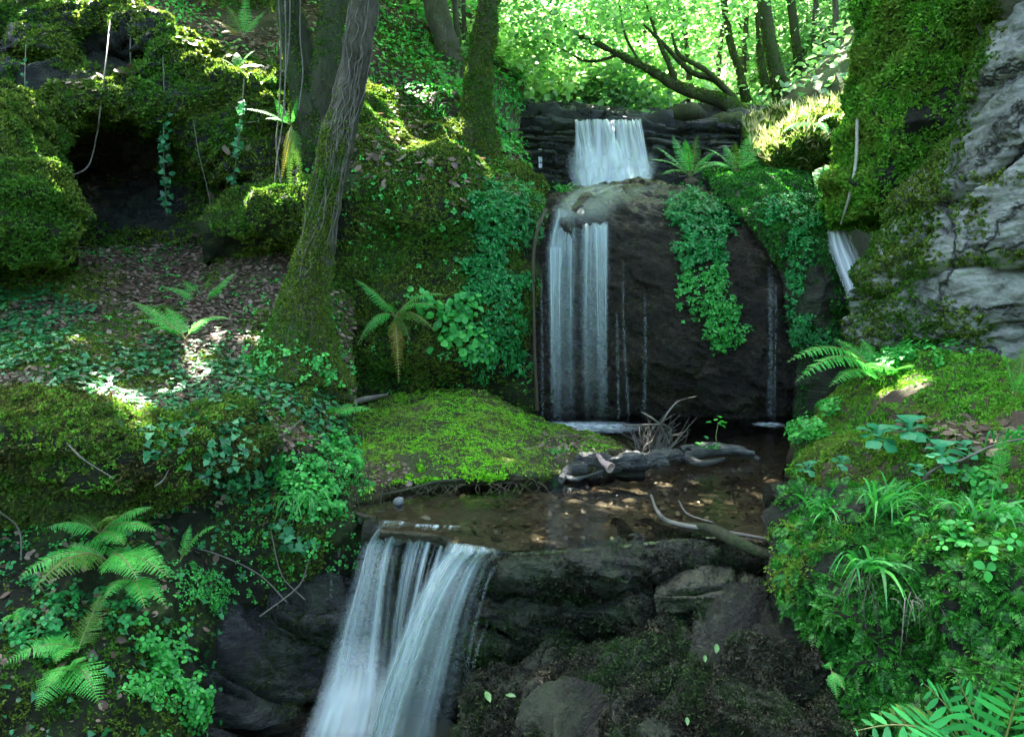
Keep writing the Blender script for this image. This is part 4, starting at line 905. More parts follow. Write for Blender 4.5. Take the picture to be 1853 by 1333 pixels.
ws = tag(empty('waterfall', P(1540, 520, 7.1)), 'narrow white side fall in the cleft between the black dome and the mossy cliffs', 'waterfall')
sheet([[(1490, 380, 7.3), (1520, 380, 7.3)], [(1491, 398, 7.05), (1530, 400, 7.05)], [(1497, 440, 6.85), (1548, 445, 6.85)], [(1513, 485, 6.7), (1566, 485, 6.7)], [(1538, 550, 6.55), (1585, 550, 6.55)]], M['fall_solid'], 'water_chute', ws, seed=31)
wu = tag(empty('waterfall', P(1105, 345, 9.7)), 'upper waterfall breaking white over the layered black rock step', 'waterfall')
U = 'water_veil'
def strand_fall(x0, x1, xa, xb, y1, y2, Y=9.98, w0=10, w1=18, mat='fall_strand', seed=0):
    """one strand: over the lip at x0..x1, landing on the bench at y1, sliding on to y2"""
    sheet([[(x0 - w0, 215, Y + .25), (x0 + w0, 215, Y + .25)], [(x0 - w0, 221, Y), (x0 + w0, 221, Y)], [(x0 + (xa - x0) * .35 - w0, 245, Y - .07), (x0 + (xa - x0) * .35 + w0, 245, Y - .07)], [(xa - w1, y1, Y - .16), (xa + w1, y1, Y - .16)], [(xb - w1 * 1.5, y2, Y - .34), (xb + w1 * 1.5, y2, Y - .34)]], M[mat], U, wu, nu=16, nv=50, wob=.02, seed=seed)
for k, (x0, xa, xb, y1, y2, w0, w1) in enumerate([(1052, 1064, 1078, 285, 350, 10, 14), (1062, 1070, 1084, 300, 352, 8, 16), (1078, 1082, 1094, 290, 350, 12, 16), (1092, 1102, 1104, 288, 345, 12, 16), (1098, 1118, 1120, 280, 342, 9, 14), (1128, 1132, 1128, 284, 340, 10, 16), (1140, 1148, 1146, 280, 338, 9, 14), (1148, 1164, 1166, 300, 336, 7, 10), (1156, 1168, 1172, 300, 336, 6, 8), (1044, 1046, 1048, 270, 330, 5, 9), (1118, 1124, 1140, 276, 340, 7, 16), (1110, 1108, 1112, 282, 345, 5, 14)]):
    strand_fall(x0, 0, xa, xb, y1, y2, 9.98 - .012 * (k % 3), w0, w1, seed=60 + k)
for k, (xl, xr, y0, y1, Y) in enumerate([(1022, 1125, 262, 350, 9.6), (1075, 1192, 272, 345, 9.62), (1095, 1185, 284, 352, 9.54), (1030, 1110, 284, 358, 9.5), (1045, 1180, 300, 362, 9.46)]):
    sheet([[(xl + 10, y0, Y + .2), (xr - 10, y0, Y + .2)], [(xl, y0 + 25, Y + .05), (xr, y0 + 25, Y + .05)], [(xl + 8, y1 - 14, Y - .02), (xr - 8, y1 - 14, Y - .02)], [(xl + 14, y1 + 10, Y - .1), (xr - 14, y1 + 10, Y - .1)]], M['mist'], 'mist', wu, wob=.05, seed=80 + k)
sheet([[(973, 262, 10.0), (981, 262, 10.0)], [(973, 280, 9.97), (982, 280, 9.97)], [(974, 305, 9.93), (982, 305, 9.93)]], M['fall_solid'], 'water_thread', wu, nu=8, nv=20, seed=46)
for a in (1030, 1180, 1190, 1203):
    sheet([[(a, 235, 10.05), (a + 3, 235, 10.05)], [(a, 280, 9.98), (a + 3, 280, 9.98)], [(a, 310, 9.93), (a + 3, 310, 9.93)]], M['fall_thin'], 'water_thread', wu, nu=5, nv=16, seed=a)

wl = tag(empty('waterfall', P(700, 1333, 3.5)), 'lower waterfall in the foreground, silky sheets arcing over the pool lip', 'waterfall')
sheet([[PZ(686, 940, .005), PZ(750, 942, .005)], [PZ(676, 955, -.02), PZ(745, 956, -.02)], [(652, 985, 4.15), (728, 985, 4.12)], [(632, 1050, 4.0), (716, 1050, 3.98)], [(600, 1150, 3.84), (712, 1150, 3.84)], [(574, 1250, 3.70), (706, 1250, 3.72)], [(528, 1400, 3.55), (690, 1400, 3.55)]], M['fall_low'], 'water_sheet', wl, nv=90, seed=51)
sheet([[PZ(742, 946, .005), PZ(842, 950, .005)], [PZ(740, 957, -.02), PZ(834, 962, -.02)], [(728, 985, 4.13), (822, 985, 4.1)], [(716, 1050, 4.03), (800, 1050, 4.0)], [(705, 1150, 3.95), (770, 1150, 3.92)], [(690, 1300, 3.85), (740, 1300, 3.8)]], fall_mat('falling_water_fingers', 11, .5, .44, .62, .8, (0, .05, .8, 1), .0), 'water_sheet', wl, nv=70, seed=52)
sheet([[PZ(808, 978, .008), PZ(905, 992, .008)], [PZ(800, 990, -.008), PZ(908, 1004, -.012)], [(778, 1020, 3.78), (892, 1022, 3.76)], [(738, 1090, 3.64), (866, 1090, 3.66)], [(700, 1180, 3.54), (846, 1180, 3.6)], [(668, 1270, 3.46), (828, 1270, 3.54)], [(630, 1420, 3.36), (800, 1420, 3.46)]], M['fall_low'], 'water_sheet', wl, nu=60, nv=90, seed=53)
sheet([[PZ(812, 980, .010), PZ(872, 992, .010)], [PZ(806, 992, -.006), PZ(872, 1004, -.01)], [(784, 1020, 3.74), (850, 1022, 3.72)], [(744, 1090, 3.60), (812, 1090, 3.6)], [(706, 1180, 3.5), (776, 1180, 3.5)], [(674, 1270, 3.42), (745, 1270, 3.42)], [(636, 1420, 3.32), (700, 1420, 3.32)]], M['fall_low'], 'water_sheet', wl, nu=40, nv=90, seed=54)
sheet([[PZ(894, 990, .01), PZ(908, 992, .01)], [(900, 1004, 3.82), (912, 1006, 3.82)], [(878, 1050, 3.7), (887, 1050, 3.7)], [(852, 1140, 3.6), (862, 1140, 3.6)], [(838, 1230, 3.54), (848, 1230, 3.54)], [(815, 1400, 3.46), (828, 1400, 3.46)]], M['fall_thin'], 'water_thread', wl, nu=8, nv=60, seed=55)
sheet([[(880, 1120, 3.72), (886, 1122, 3.72)], [(858, 1180, 3.62), (867, 1180, 3.62)], [(842, 1260, 3.56), (850, 1260, 3.56)], [(820, 1380, 3.48), (830, 1380, 3.48)]], M['fall_thin'], 'water_thread', wl, nu=8, nv=50, seed=56)
sheet([[(600, 1150, 3.75), (700, 1150, 3.75)], [(580, 1230, 3.65), (705, 1235, 3.63)], [(550, 1310, 3.55), (690, 1310, 3.53)], [(500, 1440, 3.4), (670, 1440, 3.4)]], M['mist'], 'water_spray', wl, seed=57)
for a, y0, y1 in [(935, 1160, 1200), (1100, 1140, 1200), (1108, 1140, 1195), (1116, 1145, 1200), (878, 1210, 1290), (850, 1215, 1280), (945, 1210, 1235), (598, 1010, 1100), (612, 985, 1050)]:
    sheet([[(a, y0, 3.76 if a > 700 else 4.15), (a + 3, y0, 3.76 if a > 700 else 4.15)], [(a, y1, 3.75 if a > 700 else 4.12), (a + 3, y1, 3.75 if a > 700 else 4.12)]], M['fall_thin'], 'water_thread', wl, nu=5, nv=12, seed=a)
# ---------------------------------------------------------------- ground cover nobody could count
mask_f = noise_mask(1.6, .0, .3, 31)
def not_moss(p, n): return 1 - .8 * noise_mask(1.7, -.1, .25, 33)(p, n)
def cover(name, S, dens, size, mat, mask, T, upb=.7, lift=.01, xax=None):
    pos, n = scatter(S, dens, mask)
    V, F = inst(T, pos + n * lift, n + UPV * upb + rng.normal(size=n.shape) * .35, size * rng.uniform(.5, 1.4, len(pos)))
    return mesh_obj(name, V, F, mat, smooth_=False)
def merge(name, pieces, mat):
    vf = []
    for (S, dens, size, mask, T, upb, lift) in pieces:
        pos, n = scatter(S, dens, mask)
        vf.append(inst(T, pos + n * lift, n + UPV * upb + rng.normal(size=n.shape) * .4, size * rng.uniform(.5, 1.4, len(pos))))
    V, F = join(vf); return mesh_obj(name, V, F, mat, smooth_=False)
litter = merge('leaf_litter', [(FLOOR, 2300, .036, lambda p, n: not_moss(p, n) * .9, LITTER, .6, .008), (HILL, 700, .05, lambda p, n: not_moss(p, n), LITTER, .6, .01), (BANK, 300, .04, lambda p, n: smooth(n[..., 2], .4, .8), LITTER, .4, .006)], M['litter'])
tag(litter, kind='stuff')
fm = merge('ground_moss', [(FLOOR, 2600, .026, lambda p, n: np.maximum(noise_mask(1.7, -.02, .22, 33)(p, n), blob_mask([(60, 730, 80, 30), (260, 745, 60, 20), (420, 780, 90, 24), (170, 500, 60, 22), (60, 510, 50, 16), (540, 650, 70, 50), (480, 600, 40, 40)], .4)(p, n)), MOSS, .3, 0),
    (BANK, 2500, .022, lambda p, n: noise_mask(1.9, -.1, .3, 34)(p, n) * (1 - blob_mask([(420, 1250, 150, 130), (640, 1000, 40, 120)], .3)(p, n)), MOSS, .1, 0), (HILL, 1300, .035, noise_mask(1.2, .05, .25, 35), MOSS, .3, 0)], M['moss_olive'])
tag(fm, kind='stuff')
ivy_blobs = [(60, 610, 150, 60), (250, 660, 190, 45), (120, 690, 140, 30), (430, 700, 130, 30), (260, 740, 190, 40), (380, 800, 130, 45), (60, 560, 90, 40), (560, 720, 80, 40), (590, 640, 40, 40), (330, 860, 90, 30), (560, 760, 60, 30)]
ivy = merge('ivy_cover', [(FLOOR, 1300, .034, lambda p, n: blob_mask(ivy_blobs, .6, 4, .9)(p, n) * .9, IVYL, .9, .03), (LG, 700, .034, lambda p, n: noise_mask(1.8, .1, .3, 36)(p, n) * smooth(p[..., 2], .35, .6), IVYL, .3, .025), (BANK, 260, .03, noise_mask(1.6, .15, .25, 37), IVYL, .4, .03)], M['ivy'])
tag(ivy, kind='stuff')
und = merge('undergrowth', [(FLOOR, 260, .03, noise_mask(1.3, .0, .3, 47), SPRIG, .6, .02), (BANK, 420, .022, noise_mask(1.8, .05, .3, 48), SPRIG, .4, .015), (HILL, 420, .04, noise_mask(.9, -.1, .3, 38), LEAF, .5, .08), (HILL, 160, .12, noise_mask(.9, .1, .3, 39), GRASS, 1.2, 0), (MID, 130, .03, noise_mask(1.5, .1, .3, 40), SPRIG, .3, .02)], M['leafy'])
tag(und, kind='stuff')

# ---------------------------------------------------------------- creepers and leafy plants: each patch is a plant
def leafy(name, label, S, blobs, dens, size, mat, T=SPRIG, cat='creeper', soft=.75, upb=.5, lift=.02, hang=.0, layers=3, thick=.05, group=None, nfreq=8, namp=.8):
    vf = []; msk = blob_mask(blobs, soft, nfreq, namp)
    for k in range(layers):
        pos, n = scatter(S, dens, msk)
        if not len(pos): continue
        vf.append(inst(T, pos + n * (lift + thick * k / max(1, layers - 1)) + rng.normal(size=n.shape) * .006, n * .8 + UPV * upb + rng.normal(size=n.shape) * .35, size * rng.uniform(.6, 1.35, len(pos))))
    V, F = join(vf)
    return tag(mesh_obj(name, V, F, mat, smooth_=False), label, cat, group)
leafy('creeper', 'teal clover-like creeper on the left shoulder of the black dome beside the falling curtain', MID, [(915, 385, 55, 38), (895, 430, 52, 40), (880, 480, 46, 40), (900, 520, 50, 36), (935, 400, 40, 40)], 2300, .030, M['creeper'])
leafy('creeper', 'loose creeper low on the mossy rock face, above its dark undercut', MID, [(900, 580, 50, 45), (870, 640, 50, 30), (925, 640, 30, 40)], 1300, .028, M['creeper'])
leafy('ivy', 'ivy hanging over the rooty right end of the front ledge', LG, [(400, 820, 60, 50), (440, 860, 40, 50), (360, 790, 60, 24), (290, 800, 40, 24)], 700, .034, M['ivy'], IVYL, 'ivy', layers=2)
leafy('leafy_plant', 'broad-leaved plant tuft on the mossy rock face right of the arching fern', MID, [(810, 600, 36, 32), (830, 560, 34, 24), (850, 630, 36, 26), (775, 545, 20, 16)], 900, .055, M['leafy'], OVAL, 'plant')  # leafy plant patch, distinct from the creepers
leafy('creeper', 'bright rounded clump of creeper on the brow of the black dome', DOME, [(1262, 395, 48, 30), (1275, 432, 44, 34), (1250, 460, 28, 22), (1290, 462, 22, 18)], 3000, .030, M['creeper'], thick=.09)
leafy('creeper', 'creeper trailing down the middle of the black dome below the rounded clump', DOME, [(1290, 500, 28, 26), (1300, 545, 40, 36), (1310, 585, 34, 34), (1335, 600, 26, 20), (1245, 520, 24, 40), (1300, 620, 14, 16)], 1500, .030, M['leafy'])
leafy('creeper', 'dark creeper hanging at the right edge of the black dome by the thin trickle', SIDE, [(1440, 430, 26, 40), (1440, 500, 16, 40), (1450, 590, 24, 28), (1480, 610, 28, 20), (1430, 390, 50, 26)], 1900, .030, M['creeper'])
leafy('leafy_plant', 'bright leafy clump on the stream bank left of the moss hummock', BANK, [(570, 830, 60, 36), (600, 870, 46, 36), (540, 880, 50, 44), (560, 920, 40, 40), (520, 850, 40, 30)], 1300, .04, M['leafy'], SPRIG, 'plant', thick=.07)
leafy('leafy_plant', 'trailing leafy plant hanging under the bright clump on the stream bank', BANK, [(480, 900, 50, 30), (520, 960, 30, 40), (470, 870, 50, 30)], 420, .045, M['ivy'], IVYL, 'plant')
leafy('leafy_plant', 'bright green leafy patch beside the wet slate slab, bottom left', BANK, [(250, 1165, 34, 34), (290, 1200, 34, 50), (270, 1240, 46, 40), (330, 1260, 24, 34), (340, 1300, 20, 20)], 1300, .032, M['leafy'], SPRIG, 'plant', thick=.06)
leafy('leafy_plant', 'small-leaved carpet on the stream bank between the ferns and the wet slab', BANK, [(380, 1060, 70, 36), (330, 1040, 40, 26), (420, 970, 40, 20)], 1500, .017, M['leafy'], SPRIG, 'plant', thick=.015)
leafy('leafy_plant', 'dark leafy mass under the ferns at the left edge', BANK, [(100, 1090, 60, 50), (70, 1150, 60, 40), (200, 1110, 40, 40)], 700, .032, M['creeper'], SPRIG, 'plant')
leafy('leafy_plant', 'clover-like plant on top of the feather-moss rock at the right edge', RF, [(1790, 1005, 70, 30), (1690, 965, 40, 16), (1820, 985, 50, 34)], 170, .045, M['leafy'], SPRIG, 'plant', lift=.05, thick=.05)
leafy('leafy_plant', 'light green leafy sprigs at the waterline of the mossy bank', RB, [(1515, 745, 14, 10), (1470, 790, 30, 16), (1640, 650, 60, 18)], 900, .04, M['leafy'], SPRIG, 'plant', lift=.04)
leafy('leafy_plant', 'low leafy plants along the foot of the mossy bank behind the grass', RB, [(1790, 880, 60, 30), (1600, 920, 60, 16), (1730, 910, 60, 20)], 900, .045, M['leafy'], SPRIG, 'plant', lift=.04)

def strand(name, label, pts, r, mat, leaf=None, lsize=.04, nleaf=40, cat='vine', group=None, lstart=.0, nv=40):
    S = tube(pts, [r] * len(pts) if not hasattr(r, '__len__') else r, 6, nv, r * .25 if not hasattr(r, '__len__') else 0, 20)
    V, F = tube_vf(S); o = mesh_obj(name, V, F, mat); tag(o, label, cat, group)
    if leaf:
        C = S.G.mean(1); t = rng.uniform(lstart, 1, nleaf); p = C[(t * (nv - 1)).astype(int)] + rng.normal(size=(nleaf, 3)) * .02
        LV, LF = inst(IVYL, p, np.array([0, -1, .35]) + rng.normal(size=(nleaf, 3)) * .4, lsize * rng.uniform(.6, 1.2, nleaf), xax=None)
        mesh_obj('foliage', LV, LF, M[leaf], o, smooth_=False)
    return o
GV = 'vines hanging over the cave outcrop'
strand('ivy_vine', 'leafy ivy strand hanging straight down in front of the cave, the leafiest of the strands', [(295, 100, 6.55), (297, 180, 6.6), (296, 280, 6.65), (302, 390, 6.8)], .005, M['vine'], 'ivy', .05, 90, 'ivy', GV, .3)
strand('ivy_vine', 'leafy ivy strand hanging between the cave and the leaning front tree', [(442, 140, 6.6), (438, 200, 6.6), (430, 270, 6.65), (420, 345, 6.8)], .005, M['vine'], 'ivy', .05, 50, 'ivy', GV, .25)
strand('bare_vine', 'long bare vine curving across the mouth of the dark cave', [(200, 30, 6.9), (192, 110, 6.5), (180, 210, 6.3), (176, 240, 6.4), (160, 300, 6.4), (125, 320, 6.0)], .006, M['vine'], group=GV)
strand('bare_vine', 'short bare vine beside the square hollow above the cave', [(238, 30, 6.9), (236, 90, 6.9), (238, 138, 6.9)], .007, M['vine'], group=GV)
strand('bare_vine', 'thin bare vine hanging right of the leafy ivy strand, down to the cave floor', [(349, 215, 6.6), (360, 280, 6.65), (370, 320, 6.7), (384, 382, 6.75)], .004, M['vine'], group=GV)
strand('bare_vine', 'thin vine with a few leaves at the left edge above the boulder', [(47, 80, 6.5), (45, 140, 6.3), (47, 200, 6.2)], .004, M['vine'], 'ivy', .03, 8, group=GV)
strand('hanging_root', 'long brown ropey root hanging beside the left edge of the falling curtain', [(988, 378, 7.0), (972, 420, 6.85), (965, 470, 6.8), (966, 560, 6.8), (968, 650, 6.8), (972, 742, 6.85)], [.02, .015, .016, .013, .015, .018], M['root'], cat='root', nv=70)
strand('dead_stick', 'pale bent stick propped in the cleft beside the mossy cliff', [(1551, 215, 6.3), (1549, 290, 6.3), (1538, 350, 6.35), (1522, 405, 6.6)], [.013, .013, .012, .009], M['twig_pale'], cat='stick')
strand('dead_stick', 'short grey stick lying on the mossy bank above the dead leaves', [(1749, 680, 4.95), (1735, 700, 4.85), (1712, 722, 4.75)], [.009, .011, .011], M['twig_pale'], cat='stick')
strand('dead_branch', 'thin grey branch rising across the foot of the mossy bank', [(1625, 925, 4.0), (1660, 880, 4.0), (1690, 850, 3.95), (1740, 832, 3.85), (1800, 805, 3.8), (1870, 790, 3.75)], [.007, .009, .009, .007, .006, .005], M['twig'], cat='branch')
strand('dead_branch', 'dark wavy branch lying along the water edge of the moss hummock', [PZ(690, 895, .05), PZ(740, 885, .05), PZ(790, 872, .06), PZ(850, 866, .05), PZ(910, 858, .06), PZ(945, 862, .05)], [.006, .010, .012, .011, .010, .007], M['bark_dark'], cat='branch')
strand('dead_branch', 'brown branch lying at the back of the moss hummock', [(630, 730, 5.5), (660, 722, 5.7), (700, 714, 6.0)], [.02, .022, .012], M['twig'], cat='branch')
strand('dead_branch', 'bare branch standing out of the shallow water by the stranded root', [PZ(1178, 895, .13), PZ(1190, 925, .10), PZ(1215, 945, .05), PZ(1300, 960, .04), PZ(1390, 975, .04)], [.007, .01, .014, .012, .008], M['twig'], cat='branch')
strand('stranded_root', 'thick dark mossy root lying over the rock lip by the feather-moss rock', [PZ(1240, 950, .03), PZ(1290, 958, .05), PZ(1330, 978, .05), PZ(1380, 1000, .03), PZ(1440, 1010, .02)], [.018, .03, .032, .026, .02], M['bark_dark'], cat='root')
strand('twig', 'thin twig caught in the shallows behind the bare branch', [PZ(1228, 905, .09), PZ(1245, 930, .04), PZ(1290, 945, .03)], .005, M['twig'], cat='twig')
strand('twig', 'thin twig hanging on the face of the layered rock lip', [(1178, 1132, 3.7), (1180, 1160, 3.68), (1220, 1190, 3.6)], .004, M['twig'], cat='twig')
for k, (a, lab) in enumerate([([(0, 925, 3.6), (35, 960, 3.55), (38, 1030, 3.5)], 'bare trailing stem at the left edge beside the uppermost ferns'),
    ([(330, 985, 3.9), (400, 1005, 3.95), (470, 1040, 4.0), (520, 1090, 4.0)], 'trailing stem crossing the stream bank above the wet slab'),
    ([(560, 1010, 4.1), (540, 1060, 4.05), (470, 1115, 3.85)], 'trailing stem leaning onto the top of the wet slab'),
    ([(490, 960, 4.1), (510, 1040, 4.05), (552, 1085, 4.05)], 'dangling stem below the bright leafy clump'),
    ([(330, 790, 3.95), (300, 860, 3.7), (280, 880, 3.65)], 'bare runner hanging over the front ledge of the forest floor'),
    ([(120, 800, 3.5), (150, 830, 3.45), (205, 865, 3.5)], 'curved runner on the moss of the front ledge'),
    ([(440, 765, 4.3), (500, 790, 4.35), (545, 760, 4.6)], 'pale dead stem on the forest floor near the front tree'),
    ([(470, 860, 4.25), (480, 810, 4.3), (490, 760, 4.45)], 'upright dead stem at the rooty end of the front ledge')]):
    strand('trailing_stem', lab, a, .004, M['vine'], cat='stem')
for k in range(26):                              # fine dead roots along the bank edge
    pass
rt = []
for k in range(60):
    a = rng.uniform(0, 1); x = 470 + 230 * a; y = 790 + 70 * rng.random() + 70 * a
    p0 = P(x, y, 4.35 + .1 * a); d = np.array([rng.uniform(-.12, .12), rng.uniform(-.05, .05), -rng.uniform(.05, .2)])
    rt.append(tube_vf(tube([p0 + [0, 0, .02], p0 + d * .5 + rng.normal(size=3) * .02, p0 + d], [.002, .0016, .001], 4, 8)))
for k in range(46):
    x = 700 + 290 * rng.random(); p0 = PZ(x, 880 - (x - 700) * .03, .06); d = np.array([rng.uniform(-.15, .15), -rng.uniform(.02, .1), -rng.uniform(.03, .08)])
    rt.append(tube_vf(tube([p0, p0 + d * .5 + rng.normal(size=3) * .015, p0 + d], [.002, .0018, .001], 4, 8)))
V, F = join(rt); tag(mesh_obj('bank_rootlets', V, F, M['root']), kind='stuff')

# driftwood log and twig tangle in the pool
lg = tube([PZ(1040, 838, .08), PZ(1075, 832, .10), PZ(1130, 838, .09), PZ(1190, 832, .08), PZ(1250, 822, .08)], [.045, .07, .064, .058, .035], 48, 200, .03, 9)
C = lg.G.mean(1, keepdims=True); lg.G = C + (lg.G - C) * np.array([1, 1, .8]) + lg.N * (.03 * fbm(lg.G * np.array([5, 19, 19]), 3) + .016 * fbm(lg.G * np.array([7, 60, 60]), 3))[..., None]
V, F = tube_vf(lg); drift = mesh_obj('driftwood_log', V, F, M['wood_grey'], origin=PZ(1130, 840, 0)); tag(drift, 'grey weathered driftwood log lying across the pool against the moss hummock', 'log')
V, F = tube_vf(tube([PZ(1105, 846, .12), PZ(1088, 832, .15), PZ(1074, 812, .17)], [.035, .02, .003], 12, 30, .012, 22)); mesh_obj('broken_stub', V, F, M['wood_pink'], drift)
for pts, rad in [([PZ(1245, 822, .07), PZ(1300, 815, .07), PZ(1340, 815, .05), PZ(1375, 832, .01)], [.045, .04, .035, .012]), ([PZ(1240, 828, .06), PZ(1270, 838, .04), PZ(1310, 830, .05)], [.03, .025, .012]),
                 ([PZ(1230, 815, .08), PZ(1290, 808, .09), PZ(1365, 820, .05)], [.035, .03, .02]), ([PZ(1060, 845, .06), PZ(1030, 850, .05), PZ(1015, 868, .02)], [.05, .04, .02]), ([PZ(1020, 862, .03), PZ(1045, 866, .03), PZ(1090, 853, .05)], [.012, .010, .006])]:
    V, F = tube_vf(tube(pts, rad, 12, 36, .008, 14)); mesh_obj('limb', V, F, M['wood_grey'], drift)
tg = []
for k in range(60):
    p0 = PZ(1150 + 60 * rng.random(), 815, .03) + np.array([0, rng.uniform(-.1, .1), 0]); d = np.array([rng.uniform(-.16, .22), rng.uniform(-.1, .1), rng.uniform(.08, .28)])
    tg.append(tube_vf(tube([p0, p0 + d * .5 + rng.normal(size=3) * .03, p0 + d + rng.normal(size=3) * .03], [.0032, .0025, .0012], 5, 12)))
for pts in ([PZ(1180, 800, .1), PZ(1200, 760, .3), PZ(1225, 728, .42), PZ(1260, 717, .5)], [PZ(1210, 800, .1), PZ(1190, 765, .25), PZ(1160, 745, .33)], [PZ(1215, 795, .1), PZ(1205, 770, .22), PZ(1130, 770, .28)]):
    tg.append(tube_vf(tube(pts, [.010, .008, .006, .004][:len(pts)], 6, 24)))
V, F = join(tg); tag(mesh_obj('twig_tangle', V, F, M['twig']), 'tangle of dead twigs and roots standing in the pool behind the driftwood log', 'twigs')
for (px, py, z, n, lab) in [(1290, 790, .1, 22, 'small green sprig growing from the driftwood in the pool')]:
    p0 = PZ(1300, 815, .08); st = tube_vf(tube([p0, p0 + [-.02, 0, .1], p0 + [0, .02, .2]], [.003, .003, .002], 5, 10)); o = mesh_obj('seedling', *st, M['fern_stem']); tag(o, lab, 'seedling')
    pos = np.concatenate([p0 + [0, .02, .2] + rng.normal(size=(10, 3)) * .02, p0 + [-.06, 0, .04] + rng.normal(size=(16, 3)) * np.array([.06, .03, .015])])
    V, F = inst(LEAF, pos, UPV + rng.normal(size=pos.shape) * .3, .04 * rng.uniform(.6, 1.2, len(pos))); mesh_obj('foliage', V, F, M['leafy'], o, smooth_=False)

# ---------------------------------------------------------------- ferns
def t_pinna(k):
    V, F = [], []
    n = 0
    for i in range(k):
        t = (i + .3) / k; w = 1 - .8 * t ** 1.4
        for s in (-1, 1):
            a = np.array([t - .40 / k, 0, 0]); b = np.array([t + .62 / k, 0, 0]); m = np.array([t + .45 / k, s * w, -.04]); c = np.array([t + .85 / k, s * w * .75, -.03])
            V.append(np.array([a, b, c, m] if s > 0 else [a, m, c, b])); F.append(np.arange(4) + n); n += 4
    V.append(np.array([[.8, -.12, 0], [.8, .12, 0], [1.02, .02, -.02], [1.02, -.02, -.02]])); F.append(np.arange(4) + n)
    return np.concatenate(V), np.array(F)
T_LENS = (np.array([[0, 0, 0], [.2, .7, -.03], [.5, 1, -.05], [.8, .62, -.03], [1, 0, 0], [.8, -.62, -.03], [.5, -1, -.05], [.2, -.7, -.03], [.5, 0, .04]], float), np.array([[0, 1, 2, 8], [8, 2, 3, 4], [0, 8, 6, 7], [8, 4, 5, 6]]))
def frond(base, tip, arch, width, npin=24, k=6, stipe=.16, upv=None, droop=.25, curl=0):
    base = np.array(base); tip = np.array(tip)
    ctrl = (base + tip) / 2 + np.array([0, 0, arch]) + (base - tip) * .08
    t = np.linspace(0, 1, 60)[:, None]; Cv = (1 - t) ** 2 * base + 2 * t * (1 - t) * ctrl + t * t * tip
    L = np.linalg.norm(np.diff(Cv, axis=0), axis=1).sum()
    T = unit(np.gradient(Cv, axis=0)); up = np.array([0, -.35, 1.0]) if upv is None else np.array(upv)
    S = unit(np.cross(T, up)); N = np.cross(S, T)
    ii = np.linspace(stipe, .985, npin); ix = np.clip((ii * 59).astype(int), 0, 59); s = (ii - stipe) / (1 - stipe)
    prof = np.minimum(1, .55 + 1.9 * s) * (1 - s) ** .72 + .04
    tv, tf = t_pinna(k) if k else T_LENS; out = []
    gap = L * (1 - stipe) / npin
    for sd in (-1, 1):
        d = unit(S[ix] * sd + T[ix] * .32 - N[ix] * droop * .6 + rng.normal(size=(npin, 3)) * .05)
        q = unit(np.cross(N[ix], d)); nn = np.cross(d, q)
        ln = (width * prof * rng.uniform(.93, 1.05, npin))[:, None, None]; wd = gap * (.52 if k else .34) * np.minimum(1, prof * 2.2)[:, None, None]
        V = Cv[ix][:, None] + d[:, None] * tv[None, :, 0:1] * ln + q[:, None] * tv[None, :, 1:2] * wd + nn[:, None] * (tv[None, :, 2:3] * wd - droop * .25 * ln * tv[None, :, 0:1] ** 2)
        out.append((V.reshape(-1, 3), (tf[None] + (np.arange(npin) * len(tv))[:, None, None]).reshape(-1, 4)))
    V, F = join(out)
    SV, SF = tube_vf(tube([Cv[0], Cv[15], Cv[30], Cv[45], Cv[59]], np.array([.0045, .004, .003, .002, .0008]) * max(.6, min(1.6, L / .4)), 5, 24))
    V2, F2 = join([(V, F), (SV, SF)])
    return V2, F2, np.concatenate([np.zeros(len(F), int), np.ones(len(SF), int)])
def fern(label, base, fronds, width=.09, npin=24, k=6, cat='fern', group=None, mat='fern', name='fern', crown=None):
    """base: (px, py, Y); fronds: (px, py, Y, arch[, material, label, width])"""
    b = P(*base); o = tag(empty(name, b), label, cat, group)
    if crown:
        V, F = tube_vf(tube([b - [0, 0, crown * 1.5], b - [0, 0, crown * .5], b + [0, 0, .01]], [crown * .7, crown, crown * .5], 10, 12, .02, 20)); mesh_obj('rootstock', V, F, M['root'], o)
    for f in fronds:
        f = list(f) + [None] * (7 - len(f))
        tip = P(*f[:3]); L = np.linalg.norm(tip - b); w = (f[6] or 1) * width
        V, F, fm_ = frond(b, tip, f[3] * rng.uniform(.8, 1.25), w * rng.uniform(.88, 1.1), npin, k, droop=rng.uniform(.15, .5))
        fmt = f[4] or (mat if rng.random() > .13 else 'fern_olive')
        c = mesh_obj('frond', V, F, [M[fmt], M['fern_stem']], o, smooth_=False, fmat=fm_)
        if f[5]: c['label'] = f[5]
    return o
fern('fern clinging to the double mossy trunk, one pale frond reaching left and brown fronds hanging', (527, 228, 6.7), [(437, 197, 6.5, .10), (497, 178, 6.7, .03), (538, 175, 6.6, .02), (522, 345, 6.5, .06, 'fern_olive', 'yellowing hanging frond', .8), (508, 330, 6.5, .08, 'fern_yellow', 'brown hanging frond', .7), (545, 320, 6.6, .05, 'fern_olive'), (480, 215, 6.5, .05)], .075, 26, 5)
fern('low fern spreading wide on the open forest floor in front of the leaning tree', (335, 615, 5.2), [(236, 545, 5.3, .10), (246, 580, 5.0, .13), (300, 556, 5.4, .08), (418, 578, 4.95, .16), (395, 575, 5.35, .10), (270, 600, 4.9, .12)], .085, 26, 6)
fern('fern with two bright sunlit fronds at the foot of the cave outcrop', (368, 556, 5.95), [(294, 521, 5.9, .09), (416, 516, 5.8, .10), (428, 492, 6.1, .06), (330, 506, 6.2, .05), (380, 500, 6.3, .06)], .08, 22, 5)
